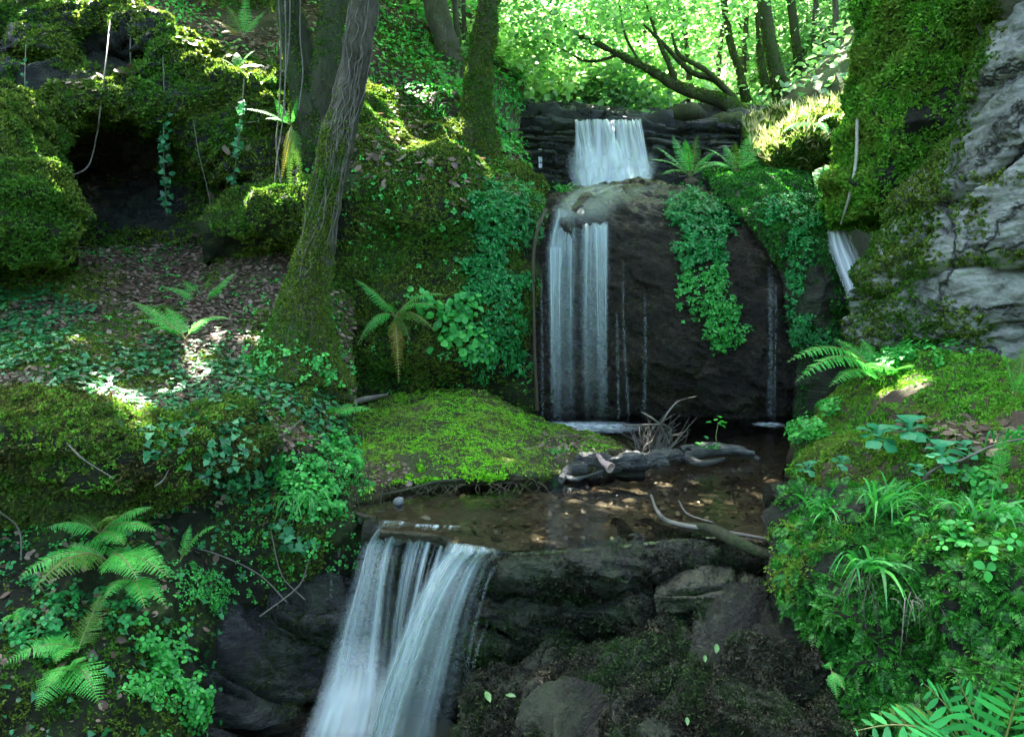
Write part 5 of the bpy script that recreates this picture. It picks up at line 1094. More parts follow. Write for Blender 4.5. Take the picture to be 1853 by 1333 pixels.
fern('fern on the mossy rock face arching to both sides, one brown frond hanging', (715, 572, 6.35), [(640, 503, 6.3, .08), (690, 548, 6.1, .08), (808, 534, 6.2, .16), (796, 560, 6.1, .13), (786, 598, 6.1, .16), (643, 630, 6.15, .18), (722, 692, 6.1, .12, 'fern_yellow', 'orange-brown dead hanging frond', .75), (742, 618, 6.2, .1, 'fern_olive')], .10, 26, 6)
fern('upright fern on a stump left of its twin, on top of the black dome', (1250, 322, 8.0), [(1172, 290, 7.8, .12), (1182, 262, 8.0, .08), (1216, 244, 8.2, .06), (1262, 242, 8.1, .04), (1196, 318, 7.7, .14), (1298, 272, 8.0, .1), (1240, 250, 7.7, .08), (1300, 300, 7.8, .1)], .10, 24, 5, crown=.07, group='ferns on top of the dome')
fern('spreading fern right of the stumpy one on top of the black dome', (1335, 315, 8.05), [(1272, 268, 8.0, .10), (1310, 262, 8.2, .06), (1360, 236, 8.2, .05), (1388, 258, 8.0, .08), (1268, 298, 7.8, .12), (1374, 290, 7.8, .1), (1330, 256, 7.8, .07)], .11, 24, 5, group='ferns on top of the dome')
fern('large fern arching out over the pool from the mossy bank', (1600, 700, 5.5), [(1424, 655, 5.2, .30, None, None, 1.25), (1440, 690, 5.0, .32, None, None, 1.25), (1508, 612, 5.8, .12, None, None, 1.1), (1590, 680, 4.9, .26, None, None, 1.2), (1646, 640, 5.3, .06), (1652, 660, 5.1, .08), (1560, 612, 5.7, .1), (1500, 700, 5.0, .25)], .12, 30, 6)
GL = 'ferns on the left stream bank'
fern('highest fern of the left bank, with unfurling tips, under the front ledge', (180, 965, 3.56), [(84, 955, 3.44, .09), (282, 960, 3.39, .09), (276, 918, 3.54, .06), (205, 940, 3.29, .07), (130, 930, 3.64, .04), (225, 985, 3.24, .06)], .085, 26, 7, group=GL)
fern('bright broad fern of the left bank, its longest fronds sweeping to the left edge', (195, 1015, 3.44), [(32, 1045, 3.19, .16, None, None, 1.25), (60, 1066, 3.04, .17, None, None, 1.3), (306, 1045, 3.19, .11), (298, 1020, 3.34, .09), (120, 988, 3.44, .06), (230, 990, 3.54, .04), (250, 1050, 3.04, .1)], .11, 28, 7, group=GL)
fern('small fern with short fronds drooping just below the bright broad one', (240, 1050, 3.34), [(188, 1086, 3.14, .06), (302, 1098, 3.14, .08), (262, 1100, 3.04, .07), (278, 1078, 3.24, .06)], .065, 20, 6, group=GL)
fern('fern low at the left edge with one dull olive frond above it', (140, 1180, 3.09), [(4, 1205, 2.94, .10), (60, 1180, 2.99, .07), (188, 1066, 3.24, .02, 'fern_olive', 'dull olive frond', 1.1), (112, 1150, 3.24, .03), (50, 1160, 3.14, .06), (100, 1200, 2.84, .07)], .08, 24, 7, group=GL)
fern('lowest fern of the left bank with two triangular hanging fronds', (125, 1212, 2.96), [(64, 1285, 2.79, .08, None, None, 1.15), (182, 1276, 2.79, .10, None, None, 1.3), (150, 1195, 2.84, .05), (90, 1240, 2.74, .07)], .08, 24, 7, group=GL)
fern('lone small frond curling over beside the trailing stems, right of the left-bank ferns', (326, 1015, 3.69), [(396, 950, 3.69, .10), (345, 948, 3.74, .04)], .045, 16, 6, group=GL)
fern('tiny fern at the left edge between the bright fern and the low one', (20, 1120, 3.14), [(45, 1100, 3.04, .04), (8, 1125, 2.94, .04), (36, 1128, 2.99, .05)], .035, 14, 5, group=GL)
fern('small teal fern lying flat at the left end of the moss hummock', (606, 752, 5.05), [(676, 742, 5.0, .06), (640, 730, 5.2, .05), (600, 735, 4.9, .05)], .08, 20, 6)
fern('yellowing fern high on the slope behind the cave outcrop', (440, 68, 7.9), [(372, 32, 7.8, .08, 'fern_yellow'), (410, 10, 8.0, .06, 'fern_olive'), (445, -10, 8.1, .04), (480, 20, 8, .05), (400, 60, 7.7, .08, 'fern_yellow')], .10, 24, 5)
fern('small sunlit fern on the slope above the fern on the double trunk', (430, 125, 7.4), [(392, 105, 7.3, .05), (460, 92, 7.4, .05), (428, 95, 7.5, .03), (478, 120, 7.2, .06)], .07, 20, 5)
fern('tall upright fern at the foot of the far trunk behind the mossy tree', (815, 205, 8.9), [(800, 118, 9.0, .02), (830, 128, 9.0, .02), (848, 150, 8.8, .03), (790, 160, 8.8, .04), (822, 140, 8.6, .05)], .10, 24, 5)
fern('small fern at the left end of the layered rock step', (905, 260, 9.6), [(960, 248, 9.4, .06), (940, 300, 9.3, .08), (890, 235, 9.7, .04), (965, 280, 9.2, .06, 'fern_yellow', 'dead brown frond')], .09, 18, 4)
fern('drooping fern on the sunlit hummock beside the mossy cliff', (1490, 300, 7.75), [(1478, 345, 7.6, .06), (1505, 340, 7.6, .05), (1520, 320, 7.6, .06)], .09, 20, 5)
fern('sunlit fern on top of the grassy hummock', (1475, 225, 8.1), [(1415, 240, 7.9, .1), (1530, 210, 8, .1), (1500, 245, 7.8, .1), (1450, 200, 8.3, .05)], .09, 20, 5)
fern('fern under the mossy trees behind the sunlit hummock', (1420, 205, 9.8), [(1380, 190, 9.6, .1), (1456, 188, 9.6, .1), (1430, 180, 9.9, .05)], .10, 18, 4)
fern('single upright frond among the rosettes at the foot of the mossy bank', (1810, 870, 3.75), [(1816, 782, 3.75, .01), (1772, 850, 3.6, .04)], .075, 24, 7)
fern('yellow-green fern standing at the right edge above the mossy bank', (1838, 720, 4.25), [(1812, 622, 4.2, .06), (1860, 615, 4.3, .05), (1870, 660, 4.1, .06)], .07, 22, 6)
fern('large leathery fern at the bottom right corner, closest to the camera', (1800, 1420, 1.95), [(1545, 1322, 1.95, .14, None, None, 1.1), (1668, 1232, 2.0, .07, None, None, 1.2), (1730, 1222, 2.0, .05, None, None, 1.1), (1850, 1230, 1.9, .04), (1590, 1290, 2.05, .12), (1640, 1345, 1.8, .1)], .15, 10, 0, mat='fern_deep')
fern('tiny feathery fern hanging in the feather moss, right of the wet rock', (1505, 1215, 2.78), [(1530, 1250, 2.7, .02), (1515, 1265, 2.7, .02), (1495, 1200, 2.8, .03)], .03, 14, 4)

# ---------------------------------------------------------------- rosettes, grasses, small flowers, single leaves
def t_spoon():
    return np.array([[-.05, 0, 0], [.05, 0, 0], [.07, .45, .10], [-.07, .45, .10], [.30, .68, .11], [.25, .92, .06], [0, 1.02, .03], [-.25, .92, .06], [-.30, .68, .11]], float), np.array([[0, 1, 2, 3], [3, 2, 4, 8], [8, 4, 5, 7], [7, 5, 6, 6]])
def rosette(px, py, Y, r, label, n=15):
    c = P(px, py, Y); tv, tf = t_spoon(); tf = tf[:3]; o = tag(empty('rosette_plant', c), label, 'rosette plant', 'leaf rosettes on the mossy bank')
    out = []
    for k in range(n):
        a = k * 2.4 + rng.uniform(-.2, .2); el = rng.uniform(.05, .5) + .5 * k / n; L = r * rng.uniform(.75, 1.1) * (1.05 - .35 * k / n)
        x = np.array([-math.sin(a), math.cos(a), 0]); d = np.array([math.cos(a) * math.cos(el), math.sin(a) * math.cos(el) * .75 - .25, math.sin(el) + math.sin(a) * .55]); d = unit(d); nrm = unit(np.cross(x, d)) * -1
        V = c + tv[:, 0:1] * x * L + tv[:, 1:2] * d * L + tv[:, 2:3] * nrm * L - np.array([0, 0, 1]) * (tv[:, 1:2] ** 2) * L * .3
        mesh_obj('leaf', V, tf, M['saxifrage'], o)
    return o
rosette(1588, 792, 4.36, .15, 'rosette of spoon-shaped leaves left of the other large one on the mossy bank')
rosette(1645, 780, 4.3, .15, 'large rosette of spoon leaves right beside the dead leaves')
rosette(1702, 824, 3.96, .135, 'rosette low on the mossy bank near the upright frond')
rosette(1745, 812, 4.02, .08, 'small rosette tucked behind the low one near the upright frond', 10)
rosette(1522, 838, 4.5, .085, 'small rosette on the front face of the mossy bank', 10)
rosette(1462, 850, 4.82, .095, 'rosette at the waterline corner of the mossy bank', 11)
rosette(1660, 852, 4.02, .07, 'little rosette under the large ones, in the shade of the bank', 9)

def grass_tuft(px, py, Y, n, L, label, spread=.5, lean=(0, -.3, 0), w=.0055, mat='grass', name='grass_tuft', droop=.9, rad=.03, extra=None):
    c = P(px, py, Y); out = []
    for k in range(n):
        b = c + np.array([rng.normal() * rad, rng.normal() * rad, 0]); a = rng.uniform(0, 6.28); d = np.array([math.cos(a) * spread, math.sin(a) * spread, 1]) + np.array(lean); l = L * rng.uniform(.5, 1.1)
        t = np.linspace(0, 1, 8)[:, None]; Cv = b + d * l * t - UPV * (t ** 2) * l * droop * rng.uniform(.5, 1.1)
        s = unit(np.cross(d, rng.normal(size=3))); ww = w * np.array([.6, 1, 1, 1, .9, .7, .45, .05])[:, None]
        V = np.empty((16, 3)); V[0::2] = Cv - s * ww; V[1::2] = Cv + s * ww
        out.append((V, np.array([[2 * i, 2 * i + 1, 2 * i + 3, 2 * i + 2] for i in range(7)])))
    V, F = join(out); return tag(mesh_obj(name, V, F, M[mat], smooth_=False), label, 'grass')
grass_tuft(1500, 950, 3.36, 60, .34, 'grass tuft standing at the left end of the feather-moss rock', .45, (0, -.2, 0))
grass_tuft(1590, 935, 3.22, 44, .40, 'taller grass tuft on top of the feather-moss rock, right of the first tuft', .4, (.05, -.2, 0))
grass_tuft(1770, 955, 2.9, 34, .36, 'long loose grass blades at the right edge of the feather-moss rock', .5, (0, -.1, 0))
grass_tuft(1570, 1030, 2.95, 24, .28, 'broad grass blades hanging down the face of the feather-moss rock', .6, (-.1, -.5, 0), .007, droop=1.3)
grass_tuft(1555, 1040, 2.98, 13, .26, 'pale dead grass stems hanging down the face of the feather-moss rock', .3, (-.1, -.45, -.5), .0018, 'twig', 'dead_grass', 1.5)
grass_tuft(1648, 1080, 2.72, 10, .24, 'bundle of dry stems in the middle of the feather moss', .25, (-.05, -.4, -.6), .0018, 'twig', 'dead_grass', 1.4)
grass_tuft(545, 900, 4.15, 90, .17, 'fresh grass tuft hanging from the stream bank below the bright leafy clump', .6, (0, -.5, -.3), .0035, droop=1.3, rad=.05)
grass_tuft(270, 1255, 3.0, 30, .16, 'thin grass tuft in the leafy patch at the bottom left', .5, (-.1, -.3, 0), .003)
grass_tuft(1830, 800, 3.85, 18, .3, 'long grass blades drooping at the right edge over the mossy bank', .3, (0, -.2, 0), .007, droop=1.3)
grass_tuft(1010, 820, 5.4, 30, .10, 'little grass tuft between the moss hummock and the driftwood', .6, (0, -.2, 0), .003)
grass_tuft(1020, 348, 7.7, 34, .2, 'arching grass tuft above the left edge of the falling curtain', .8, (.1, -.2, 0), .006)
grass_tuft(1440, 860, 4.9, 8, .14, 'few grass blades at the waterline beside the dark boulder', .5, (0, -.2, 0), .004)

fl = []
for (px, py) in [(1606, 715), (1611, 722), (1600, 728), (1584, 738), (1597, 745), (1614, 740), (1590, 762), (1606, 732)]:
    c = P(px, py, 5.0); fl.append(inst(STAR, c[None] + rng.normal(size=(2, 3)) * .004, np.array([[0, -1, .5]] * 2), np.array([.012, .012])))
    fl.append(tube_vf(tube([c, c - [0, 0, .05], c - [0.005, 0, .11]], [.0012] * 3, 4, 6)))
V, F = join(fl); tag(mesh_obj('flower_spray', V, F, M['petal'], smooth_=False), 'spray of tiny white flowers standing above the rosettes', 'flowers')
for (px, py, Y, s, m, ang, lab) in [(888, 1276, 3.0, .065, 'green_leaf', .6, 'fresh green leaf lying nearest the lower fall on the wet mossy rock'), (934, 1265, 3.12, .05, 'green_leaf', 1.4, 'roundish green leaf just right of the one by the lower fall'),
    (966, 1243, 3.28, .04, 'green_leaf', -.6, 'narrow green leaf at the top edge of the wet mossy rock'), (1292, 1188, 3.15, .06, 'green_leaf', -.5, 'pointed green leaf of a pair on the wet mossy rock'), (1272, 1204, 3.12, .045, 'green_leaf', -.4, 'smaller green leaf below its pair on the wet mossy rock'),
    (1262, 1032, 3.82, .06, 'yellow_leaf', .3, 'yellow leaf on the flat stone'), (1326, 1308, 2.66, .045, 'yellow_leaf', 1.2, 'pale yellow leaf low on the wet mossy rock'), (1240, 1318, 2.66, .04, 'green_leaf', -.3, 'small green leaf at the bottom edge of the wet mossy rock'), (1160, 1188, 3.4, .05, 'yellow_leaf', 1.0, 'curled yellowish leaf on top of the wet mossy rock'), (1108, 985, 3.9, .04, 'yellow_leaf', .4, 'small yellow leaf on the rock lip at the water edge')]:
    c = P(px, py, Y); tv, tf = LEAF[0]; V, F = inst([t_leaf9([(.13, .2), (.22, .5), (.13, .8)], .15, .3)], (c - np.array([0, 0, 0]))[None], np.array([[0, -.55, .83]]), np.array([s * .95]), xax=np.array([[math.cos(ang), 0, math.sin(ang)]]))
    k = rng.uniform(.9, 1.1); tag(mesh_obj('fallen_leaf', V + [0, -.03, .03], F, M[m]), lab, 'leaf', 'fresh fallen leaves')
# ---------------------------------------------------------------- trees
SUN_EL, SUN_AZ = R_(56), R_(-28)                # up, and from +Y towards -X
SUN = np.array([math.sin(SUN_AZ) * math.cos(SUN_EL), math.cos(SUN_AZ) * math.cos(SUN_EL), math.sin(SUN_EL)])
def pr(px, Y): return px * Y / FPX              # a width in photograph pixels as metres

def tree(label, trunk, rad, name='tree', cat='tree', group=None, bark='bark_moss', moss=None, branches=(), crown=None, leaf='leaf_sun', lsize=.09, nu=20, nv=90, rough=.02, flare=None, ridges=0):
    """trunk: points; rad: radii in metres; branches: (points, radii); crown: (centres, sigma, n leaves)"""
    pts = [q if isinstance(q, np.ndarray) else P(*q) for q in trunk]
    o = tag(empty(name, pts[0]), label, cat, group)
    S = tube(pts, rad, nu, nv, rough, 5)
    if flare:
        h = np.linspace(0, 1, nv)[:, None]; th = np.linspace(0, 2 * math.pi, nu, endpoint=False)[None]
        S.G = S.G + S.N * (flare * np.exp(-h * 9) * (.5 + .5 * np.sin(th * 4 + 1)))[..., None]
    if ridges: S.G = S.G + S.N * (ridges * (1 - 2 * np.abs(fbm(S.G * np.array([26, 26, 5]), 3))))[..., None]
    V, F = tube_vf(S); mesh_obj('trunk', V, F, M[bark], o)
    for bp, br in branches:
        B = tube(bp, br, 10, 50, min(br) * .4, 9); V, F = tube_vf(B); b = mesh_obj('branch', V, F, M[bark], o)
        if moss and br[0] > .02: moss_on('moss', B, M[moss[0]], o, moss[1] * .8, moss[2] * .8, lambda p, n: smooth(n[..., 2], -.5, .4), hang=.1)
    if moss: moss_on('moss', S, M[moss[0]], o, moss[1], moss[2], moss[3], hang=moss[4] if len(moss) > 4 else .5)
    if crown: add_crown(o, crown, leaf, lsize)
    return o, S
def crown_pts(centres, sig, n, clump=26, cs=.16):
    """leaves in loose clumps round the given centres"""
    centres = np.array(centres, float); m = max(1, n // clump)
    c = centres[rng.integers(0, len(centres), m)] + rng.normal(size=(m, 3)) * np.array(sig)
    p = c[rng.integers(0, m, n)] + rng.normal(size=(n, 3)) * cs * np.array([1, 1, .45])
    return p
def add_crown(o, crown, leaf, lsize, keep=None):
    p = crown_pts(*crown)
    if keep is not None: p = p[keep(p)]
    V, F = inst(LEAF, p, UPV + rng.normal(size=p.shape) * .42, lsize * rng.uniform(.6, 1.25, len(p)))
    return mesh_obj('crown', V, F, M[leaf], o, smooth_=False)

# where the sun gets through the canopy: (px, py, Y, radius)
GAPS = [(100, 505, 6.2, .14), (150, 520, 6.0, .16), (200, 545, 5.7, .13), (235, 575, 5.4, .08), (195, 715, 4.3, .10), (225, 735, 4.1, .12), (240, 765, 3.9, .09), (70, 610, 5.0, .06), (120, 640, 4.8, .06), (20, 530, 5.6, .08),
        (20, 30, 7.3, .22), (90, 25, 7.2, .16), (150, 15, 7.4, .1), (330, 40, 7.6, .14), (345, 120, 7.1, .15), (400, 110, 7.3, .14), (440, 100, 7.3, .2), (420, 200, 6.9, .1), (370, 150, 7.0, .1), (470, 195, 6.5, .12), (520, 230, 6.6, .10), (530, 345, 6.6, .12), (485, 365, 6.4, .08), (550, 300, 6.4, .07), (558, 560, 5.2, .04),
        (310, 520, 5.9, .11), (405, 520, 5.85, .09), (450, 542, 5.7, .07), (400, 560, 5.6, .09), (350, 595, 5.2, .06), (470, 565, 5.5, .07), (360, 655, 4.9, .07), (300, 690, 4.6, .05),
        (718, 215, 7.3, .16), (728, 250, 7.2, .12), (690, 170, 8.2, .14), (850, 300, 7.6, .12), (880, 330, 7.3, .08), (740, 150, 8.6, .14),
        (1450, 245, 8.2, .30), (1500, 225, 8.2, .35), (1410, 265, 8.2, .15), (1520, 260, 8.0, .2), (1680, 755, 4.9, .10), (1640, 745, 5.0, .07), (1070, 300, 9.8, .3), (1140, 290, 9.8, .25), (600, 380, 5.2, .05), (1580, 650, 5.3, .12), (820, 720, 6.5, .12), (1690, 330, 5.2, .05), (660, 60, 5.0, .05), (600, 480, 5.2, .04)]
GP = np.array([P(a, b, c) for a, b, c, r in GAPS]); GR = np.array([r for *_, r in GAPS]) * 1.28
def lit_keep(p):
    k = np.ones(len(p), bool)
    for q, r in zip(GP, GR):
        d = p - q; al = d @ SUN; perp = np.linalg.norm(d - al[:, None] * SUN, axis=1)
        k &= ~((al > .8) & (perp < r + .05))
    return k
def above_frame(p):
    """crowns over the stream stay above what the photograph shows"""
    px, py = proj(p); return (py < -25) | (p[:, 1] < .3)
def canopy(o, centres, sig, n, lsize=.13):
    p = crown_pts(centres, sig, n, 30, .25); p = p[lit_keep(p) & above_frame(p)]
    V, F = inst(LEAF, p, SUN + rng.normal(size=p.shape) * .35, lsize * rng.uniform(.7, 1.3, len(p)))
    return mesh_obj('crown', V, F, M['leaf_sun'], o, smooth_=False)

# the leaning front tree
T1 = [(534, 690, 5.3), (540, 635, 5.33), (547, 580, 5.34), (557, 520, 5.35), (575, 435, 5.35), (609, 262, 5.35), (641, 125, 5.35), (662, -20, 5.35), (690, -200, 5.4), (705, -420, 5.5), (700, -700, 5.7)]
R1 = [pr(w, 5.3) / 2 for w in (158, 120, 92, 72, 60, 54, 45, 42, 40, 36, 30)]
def m1(p, n):
    px, py = proj(p); side = px - np.interp(py, [0, 260, 435, 640], [660, 609, 575, 541])
    return np.clip(smooth(py, 180, 330) * np.where(side > 20, smooth(py, 430, 560), 1) + .7 * smooth(py, 120, 300) * smooth(-side, 5, 28), 0, 1)
t1, S1 = tree('big leaning foreground tree with grey vine-laced bark and a moss-sleeved base', T1, R1, 'leaning_tree', bark='bark_grey', moss=('moss_olive', 9000, .020, m1, .55), nu=72, nv=300, rough=.016, flare=.10, ridges=.010,
    branches=[([P(690, -200, 5.4), P(600, -420, 6.2), P(480, -700, 7.2)], [.07, .05, .03]), ([P(700, -350, 5.45), P(820, -560, 6.2), P(1000, -760, 7.2)], [.07, .05, .03])])
for k in range(17):                                  # bare ivy stems climbing the bark
    a0 = rng.uniform(.4, 2.75); pts = []; v0, v1 = rng.uniform(.3, .55), rng.uniform(.58, .74)
    for v in np.linspace(v0, v1, 14):
        i = int(v * 299); j = int((a0 + .5 * math.sin(v * 9 + k)) / 6.283 * 72 + rng.uniform(-2, 2)) % 72
        pts.append(S1.G[i, j] + S1.N[i, j] * .009)
    V, F = tube_vf(tube(pts, [rng.uniform(.0016, .0034)] * 14, 6, 90)); mesh_obj('ivy_stem', V, F, M['vine'], t1)
for pts, r in [([(530, 680, 5.2), (490, 680, 5.15), (440, 705, 5.0)], (.08, .05, .02)), ([(565, 690, 5.2), (600, 710, 5.25), (640, 725, 5.3)], (.08, .05, .02)), ([(545, 700, 5.1), (540, 730, 4.9), (520, 760, 4.75)], (.08, .05, .02))]:
    R = tube(pts, r, 14, 30, .012, 8); V, F = tube_vf(R); mesh_obj('root', V, F, M['bark_moss'], t1); moss_on('moss', R, M['moss_olive'], t1, 3000, .022, hang=.2)
leafs = rng.integers(60, 100, 34); ang = rng.uniform(.3, 2.8, 34)
pv = np.array([S1.G[int(2 + rng.random() * 38), int(a / 6.283 * 72) % 72] for a in ang]) + [0, -.03, 0]
V, F = inst(SPRIG, np.repeat(pv, 5, 0) + rng.normal(size=(170, 3)) * .03, np.array([0, -.6, .7]) + rng.normal(size=(170, 3)) * .3, .04 * rng.uniform(.6, 1.2, 170)); mesh_obj('ivy_foliage', V, F, M['leafy'], t1, smooth_=False)

# double mossy trunk behind it
half = lambda p, n: noise_mask(2.5, -.25, .3, 41)(p, n)
t2, S2 = tree('dark double-stemmed mossy tree behind the leaning front tree', [(568, 330, 7.1), (568, 230, 7.1), (560, 150, 7.1), (535, 60, 7.15), (500, -60, 7.2), (450, -300, 7.4), (420, -600, 7.6)], [pr(w, 7.1) / 2 for w in (100, 84, 60, 50, 44, 38, 25)], 'double_trunk_tree', bark='bark_dark', moss=('moss_olive', 1700, .028, half), nu=26, nv=110, flare=.06,
    branches=[([P(572, 240, 7.1), P(585, 150, 7.0), P(600, 50, 7.0), P(608, -60, 7.0), P(620, -300, 7.1), P(660, -600, 7.4)], [pr(60, 7.1) / 2, pr(54, 7) / 2, pr(48, 7) / 2, pr(44, 7) / 2, .08, .05]), ([P(560, 260, 6.95), P(540, 150, 6.95), P(520, 60, 7), P(512, -60, 7.0)], [.10, .08, .07, .06])])
GLI = 'lianas hanging from the double-stemmed tree'
for k, (a, lab) in enumerate([([(500, -60, 6.7), (508, 80, 6.7), (505, 200, 6.65), (500, 260, 6.6), (508, 330, 6.5)], 'leftmost long liana hanging by the fern on the double trunk'), ([(515, -60, 6.65), (517, 100, 6.65), (512, 210, 6.6), (498, 320, 6.5), (496, 440, 6.4)], 'longest liana, reaching down to the small mossy boulder'), ([(545, -60, 6.7), (543, 60, 6.7), (548, 130, 6.7), (540, 200, 6.65)], 'liana lying close along the double trunk'), ([(540, 300, 6.4), (530, 340, 6.35), (533, 390, 6.3), (542, 425, 6.3)], 'short liana dangling below the fern on the double trunk'), ([(525, -60, 6.68), (524, 60, 6.68), (516, 150, 6.65), (515, 210, 6.6)], 'middle liana of the bundle in front of the double trunk')]):
    strand('liana', lab, a, .0055, M['vine'], cat='liana', group=GLI)
t3, S3 = tree('mossy tree with a swollen base above the left end of the rock step', [(878, 320, 8.1), (872, 275, 8.15), (862, 225, 8.2), (866, 150, 8.2), (873, 90, 8.2), (882, 30, 8.2), (888, -60, 8.2), (895, -300, 8.2), (880, -560, 8.3)], [pr(w, 8.2) / 2 for w in (64, 66, 62, 44, 42, 38, 34, 30, 20)], 'mossy_tree', bark='bark_moss', moss=('moss_olive', 2300, .030, lambda p, n: smooth(proj(p)[1], -80, 190) * .9, .5), nu=24, nv=110, flare=.05,
    branches=[([P(848, 225, 8.1), P(842, 255, 8.0), P(850, 290, 7.9)], [.10, .08, .05])])
t4, S4 = tree('grey-barked tree with slender companions, up the slope left of the mossy tree', [(838, 240, 10.0), (830, 190, 10.0), (818, 120, 10), (806, 70, 10), (792, 20, 10), (780, -60, 10), (770, -300, 10)], [pr(w, 10) / 2 for w in (74, 60, 48, 42, 40, 36, 28)], 'grey_tree', bark='bark_grey', moss=('moss_olive', 1300, .035, lambda p, n: smooth(proj(p)[1], 60, 160), .5), nu=20, nv=90, flare=.06)
for k, (a, w, lab) in enumerate([([(838, 130, 10.4), (828, 60, 10.4), (818, -60, 10.4)], 12, 'slender stem right against the grey-barked tree'), ([(842, 150, 10.6), (840, 60, 10.6), (838, -60, 10.6)], 9, 'thin stem between the grey-barked tree and the mossy tree'), ([(780, 110, 10.8), (778, 20, 10.8), (776, -60, 10.8)], 7, 'thin stem left of the grey-barked tree'), ([(848, 90, 10.9), (830, 30, 11), (815, -10, 11)], 7, 'dark leaning stem behind the mossy tree')]):
    tree(lab, a, [pr(w, 10.5) / 2, pr(w, 10.5) / 2 * .9, pr(w, 10.5) / 2 * .8], 'sapling', 'sapling', 'slender saplings on the left slope', 'bark_grey', nu=8, nv=40, rough=.004)

# the leaning, branching tree above the rock step and the slender trees on the right
t5c = [P(*q) for q in [(930, 90, 11), (980, 40, 11), (1030, 40, 10.8), (1060, 10, 11.2), (980, 120, 11.2), (1110, 20, 11.2), (1160, 40, 11.8), (1200, 10, 11.3), (1100, 40, 11.8), (950, 30, 10.5), (1240, 30, 11.8), (1280, 10, 11.8), (920, 140, 11.5), (1000, 20, 10.3)]]
tree('mossy tree leaning far out over the rock step on thick bent limbs', [(1385, 245, 10.4), (1350, 215, 10.45), (1310, 185, 10.5), (1260, 170, 10.5), (1222, 155, 10.5), (1180, 130, 10.5), (1130, 105, 10.5), (1090, 85, 10.5), (1048, 66, 10.5)], [pr(w, 10.5) / 2 for w in (40, 32, 25, 20, 17, 14, 11, 9, 7)], 'leaning_mossy_tree', bark='bark_moss', moss=('moss_olive', 1700, .03, lambda p, n: smooth(n[..., 2], -.6, .3), .1), nu=16, nv=120, rough=.012,
    branches=[([P(1355, 215, 10.6), P(1300, 150, 10.7), P(1250, 130, 10.8), P(1205, 85, 10.9), P(1165, 45, 11)], [pr(14, 10.5) / 2, pr(12, 10.5) / 2, pr(10, 10.5) / 2, pr(8, 10.5) / 2, .012]), ([P(1225, 155, 10.5), P(1212, 120, 10.5), P(1190, 70, 10.6), P(1170, 10, 10.8)], [pr(11, 10.5) / 2, pr(9, 10.5) / 2, .024, .012]), ([P(1330, 180, 10.6), P(1280, 130, 10.5), P(1230, 100, 10.4), P(1215, 60, 10.4)], [.038, .034, .026, .012]), ([P(1120, 100, 10.5), P(1060, 110, 10.6), P(980, 70, 10.8), P(930, 70, 11)], [.02, .018, .013, .008]), ([P(1160, 118, 10.5), P(1130, 60, 10.7), P(1120, 0, 11)], [.02, .015, .01]), ([P(1090, 85, 10.5), P(1040, 60, 10.6), P(990, 20, 10.9)], [.025, .015, .01])],
    crown=(t5c, (.42, .4, .26), 6500, 24, .13), lsize=.075)
SL_ = [((1420, 200, 11.3), (1405, 130, 11.3), (1390, 60, 11.3), (1378, -60, 11.3), 26, 'thickest mossy trunk of the slender trees on the right slope'), ((1352, 185, 11.6), (1338, 130, 11.6), (1318, 60, 11.6), (1306, -60, 11.6), 13, 'curving thin trunk left of the thickest slender tree'), ((1248, 155, 11.9), (1243, 90, 11.9), (1238, 30, 11.9), (1236, -60, 11.9), 9, 'thin straight trunk rising behind the crossing limbs'), ((1395, 190, 12), (1378, 120, 12), (1374, 50, 12), (1366, -60, 12), 14, 'dark trunk just behind the thickest slender tree'), ((1448, 190, 12.2), (1445, 120, 12.2), (1436, 40, 12.2), (1428, -60, 12.2), 16, 'pale trunk right of the thickest slender tree'), ((1470, 185, 12.6), (1472, 120, 12.6), (1474, 40, 12.6), (1478, -60, 12.6), 9, 'thin pale trunk near the mossy cliff'), ((1338, 170, 12.4), (1346, 110, 12.4), (1350, 40, 12.4), (1352, -60, 12.4), 10, 'thin upright trunk between the curving one and the dark one'), ((1298, 165, 12.8), (1302, 100, 12.8), (1310, 30, 12.8), (1316, -60, 12.8), 8, 'thin far trunk left of the curving one'), ((1500, 180, 12), (1506, 120, 12), (1512, 40, 12), (1510, -60, 12), 12, 'trunk half hidden by the edge of the mossy cliff')]
for a, b, c, d, w, lab in SL_:
    Y = a[2]; cr = [P(a[0] + rng.uniform(-60, 60), rng.uniform(-90, 70), Y + rng.uniform(.5, 1.5)) for _ in range(6)]
    e = P(d[0], -350, Y)
    tree(lab, [a, b, c, d, e], [pr(w, Y) / 2 * s for s in (1.35, 1, .92, .85, .6)], 'slender_tree', 'tree', 'slender trees on the right slope', 'bark_moss' if w > 12 else 'bark_grey', moss=('moss_olive', 900, .03, lambda p, n: smooth(proj(p)[1], 20, 170), .4) if w > 12 else None, nu=10, nv=60, rough=.006,
         crown=(cr, (.45, .3, .3), 900, 22, .14), lsize=.07)

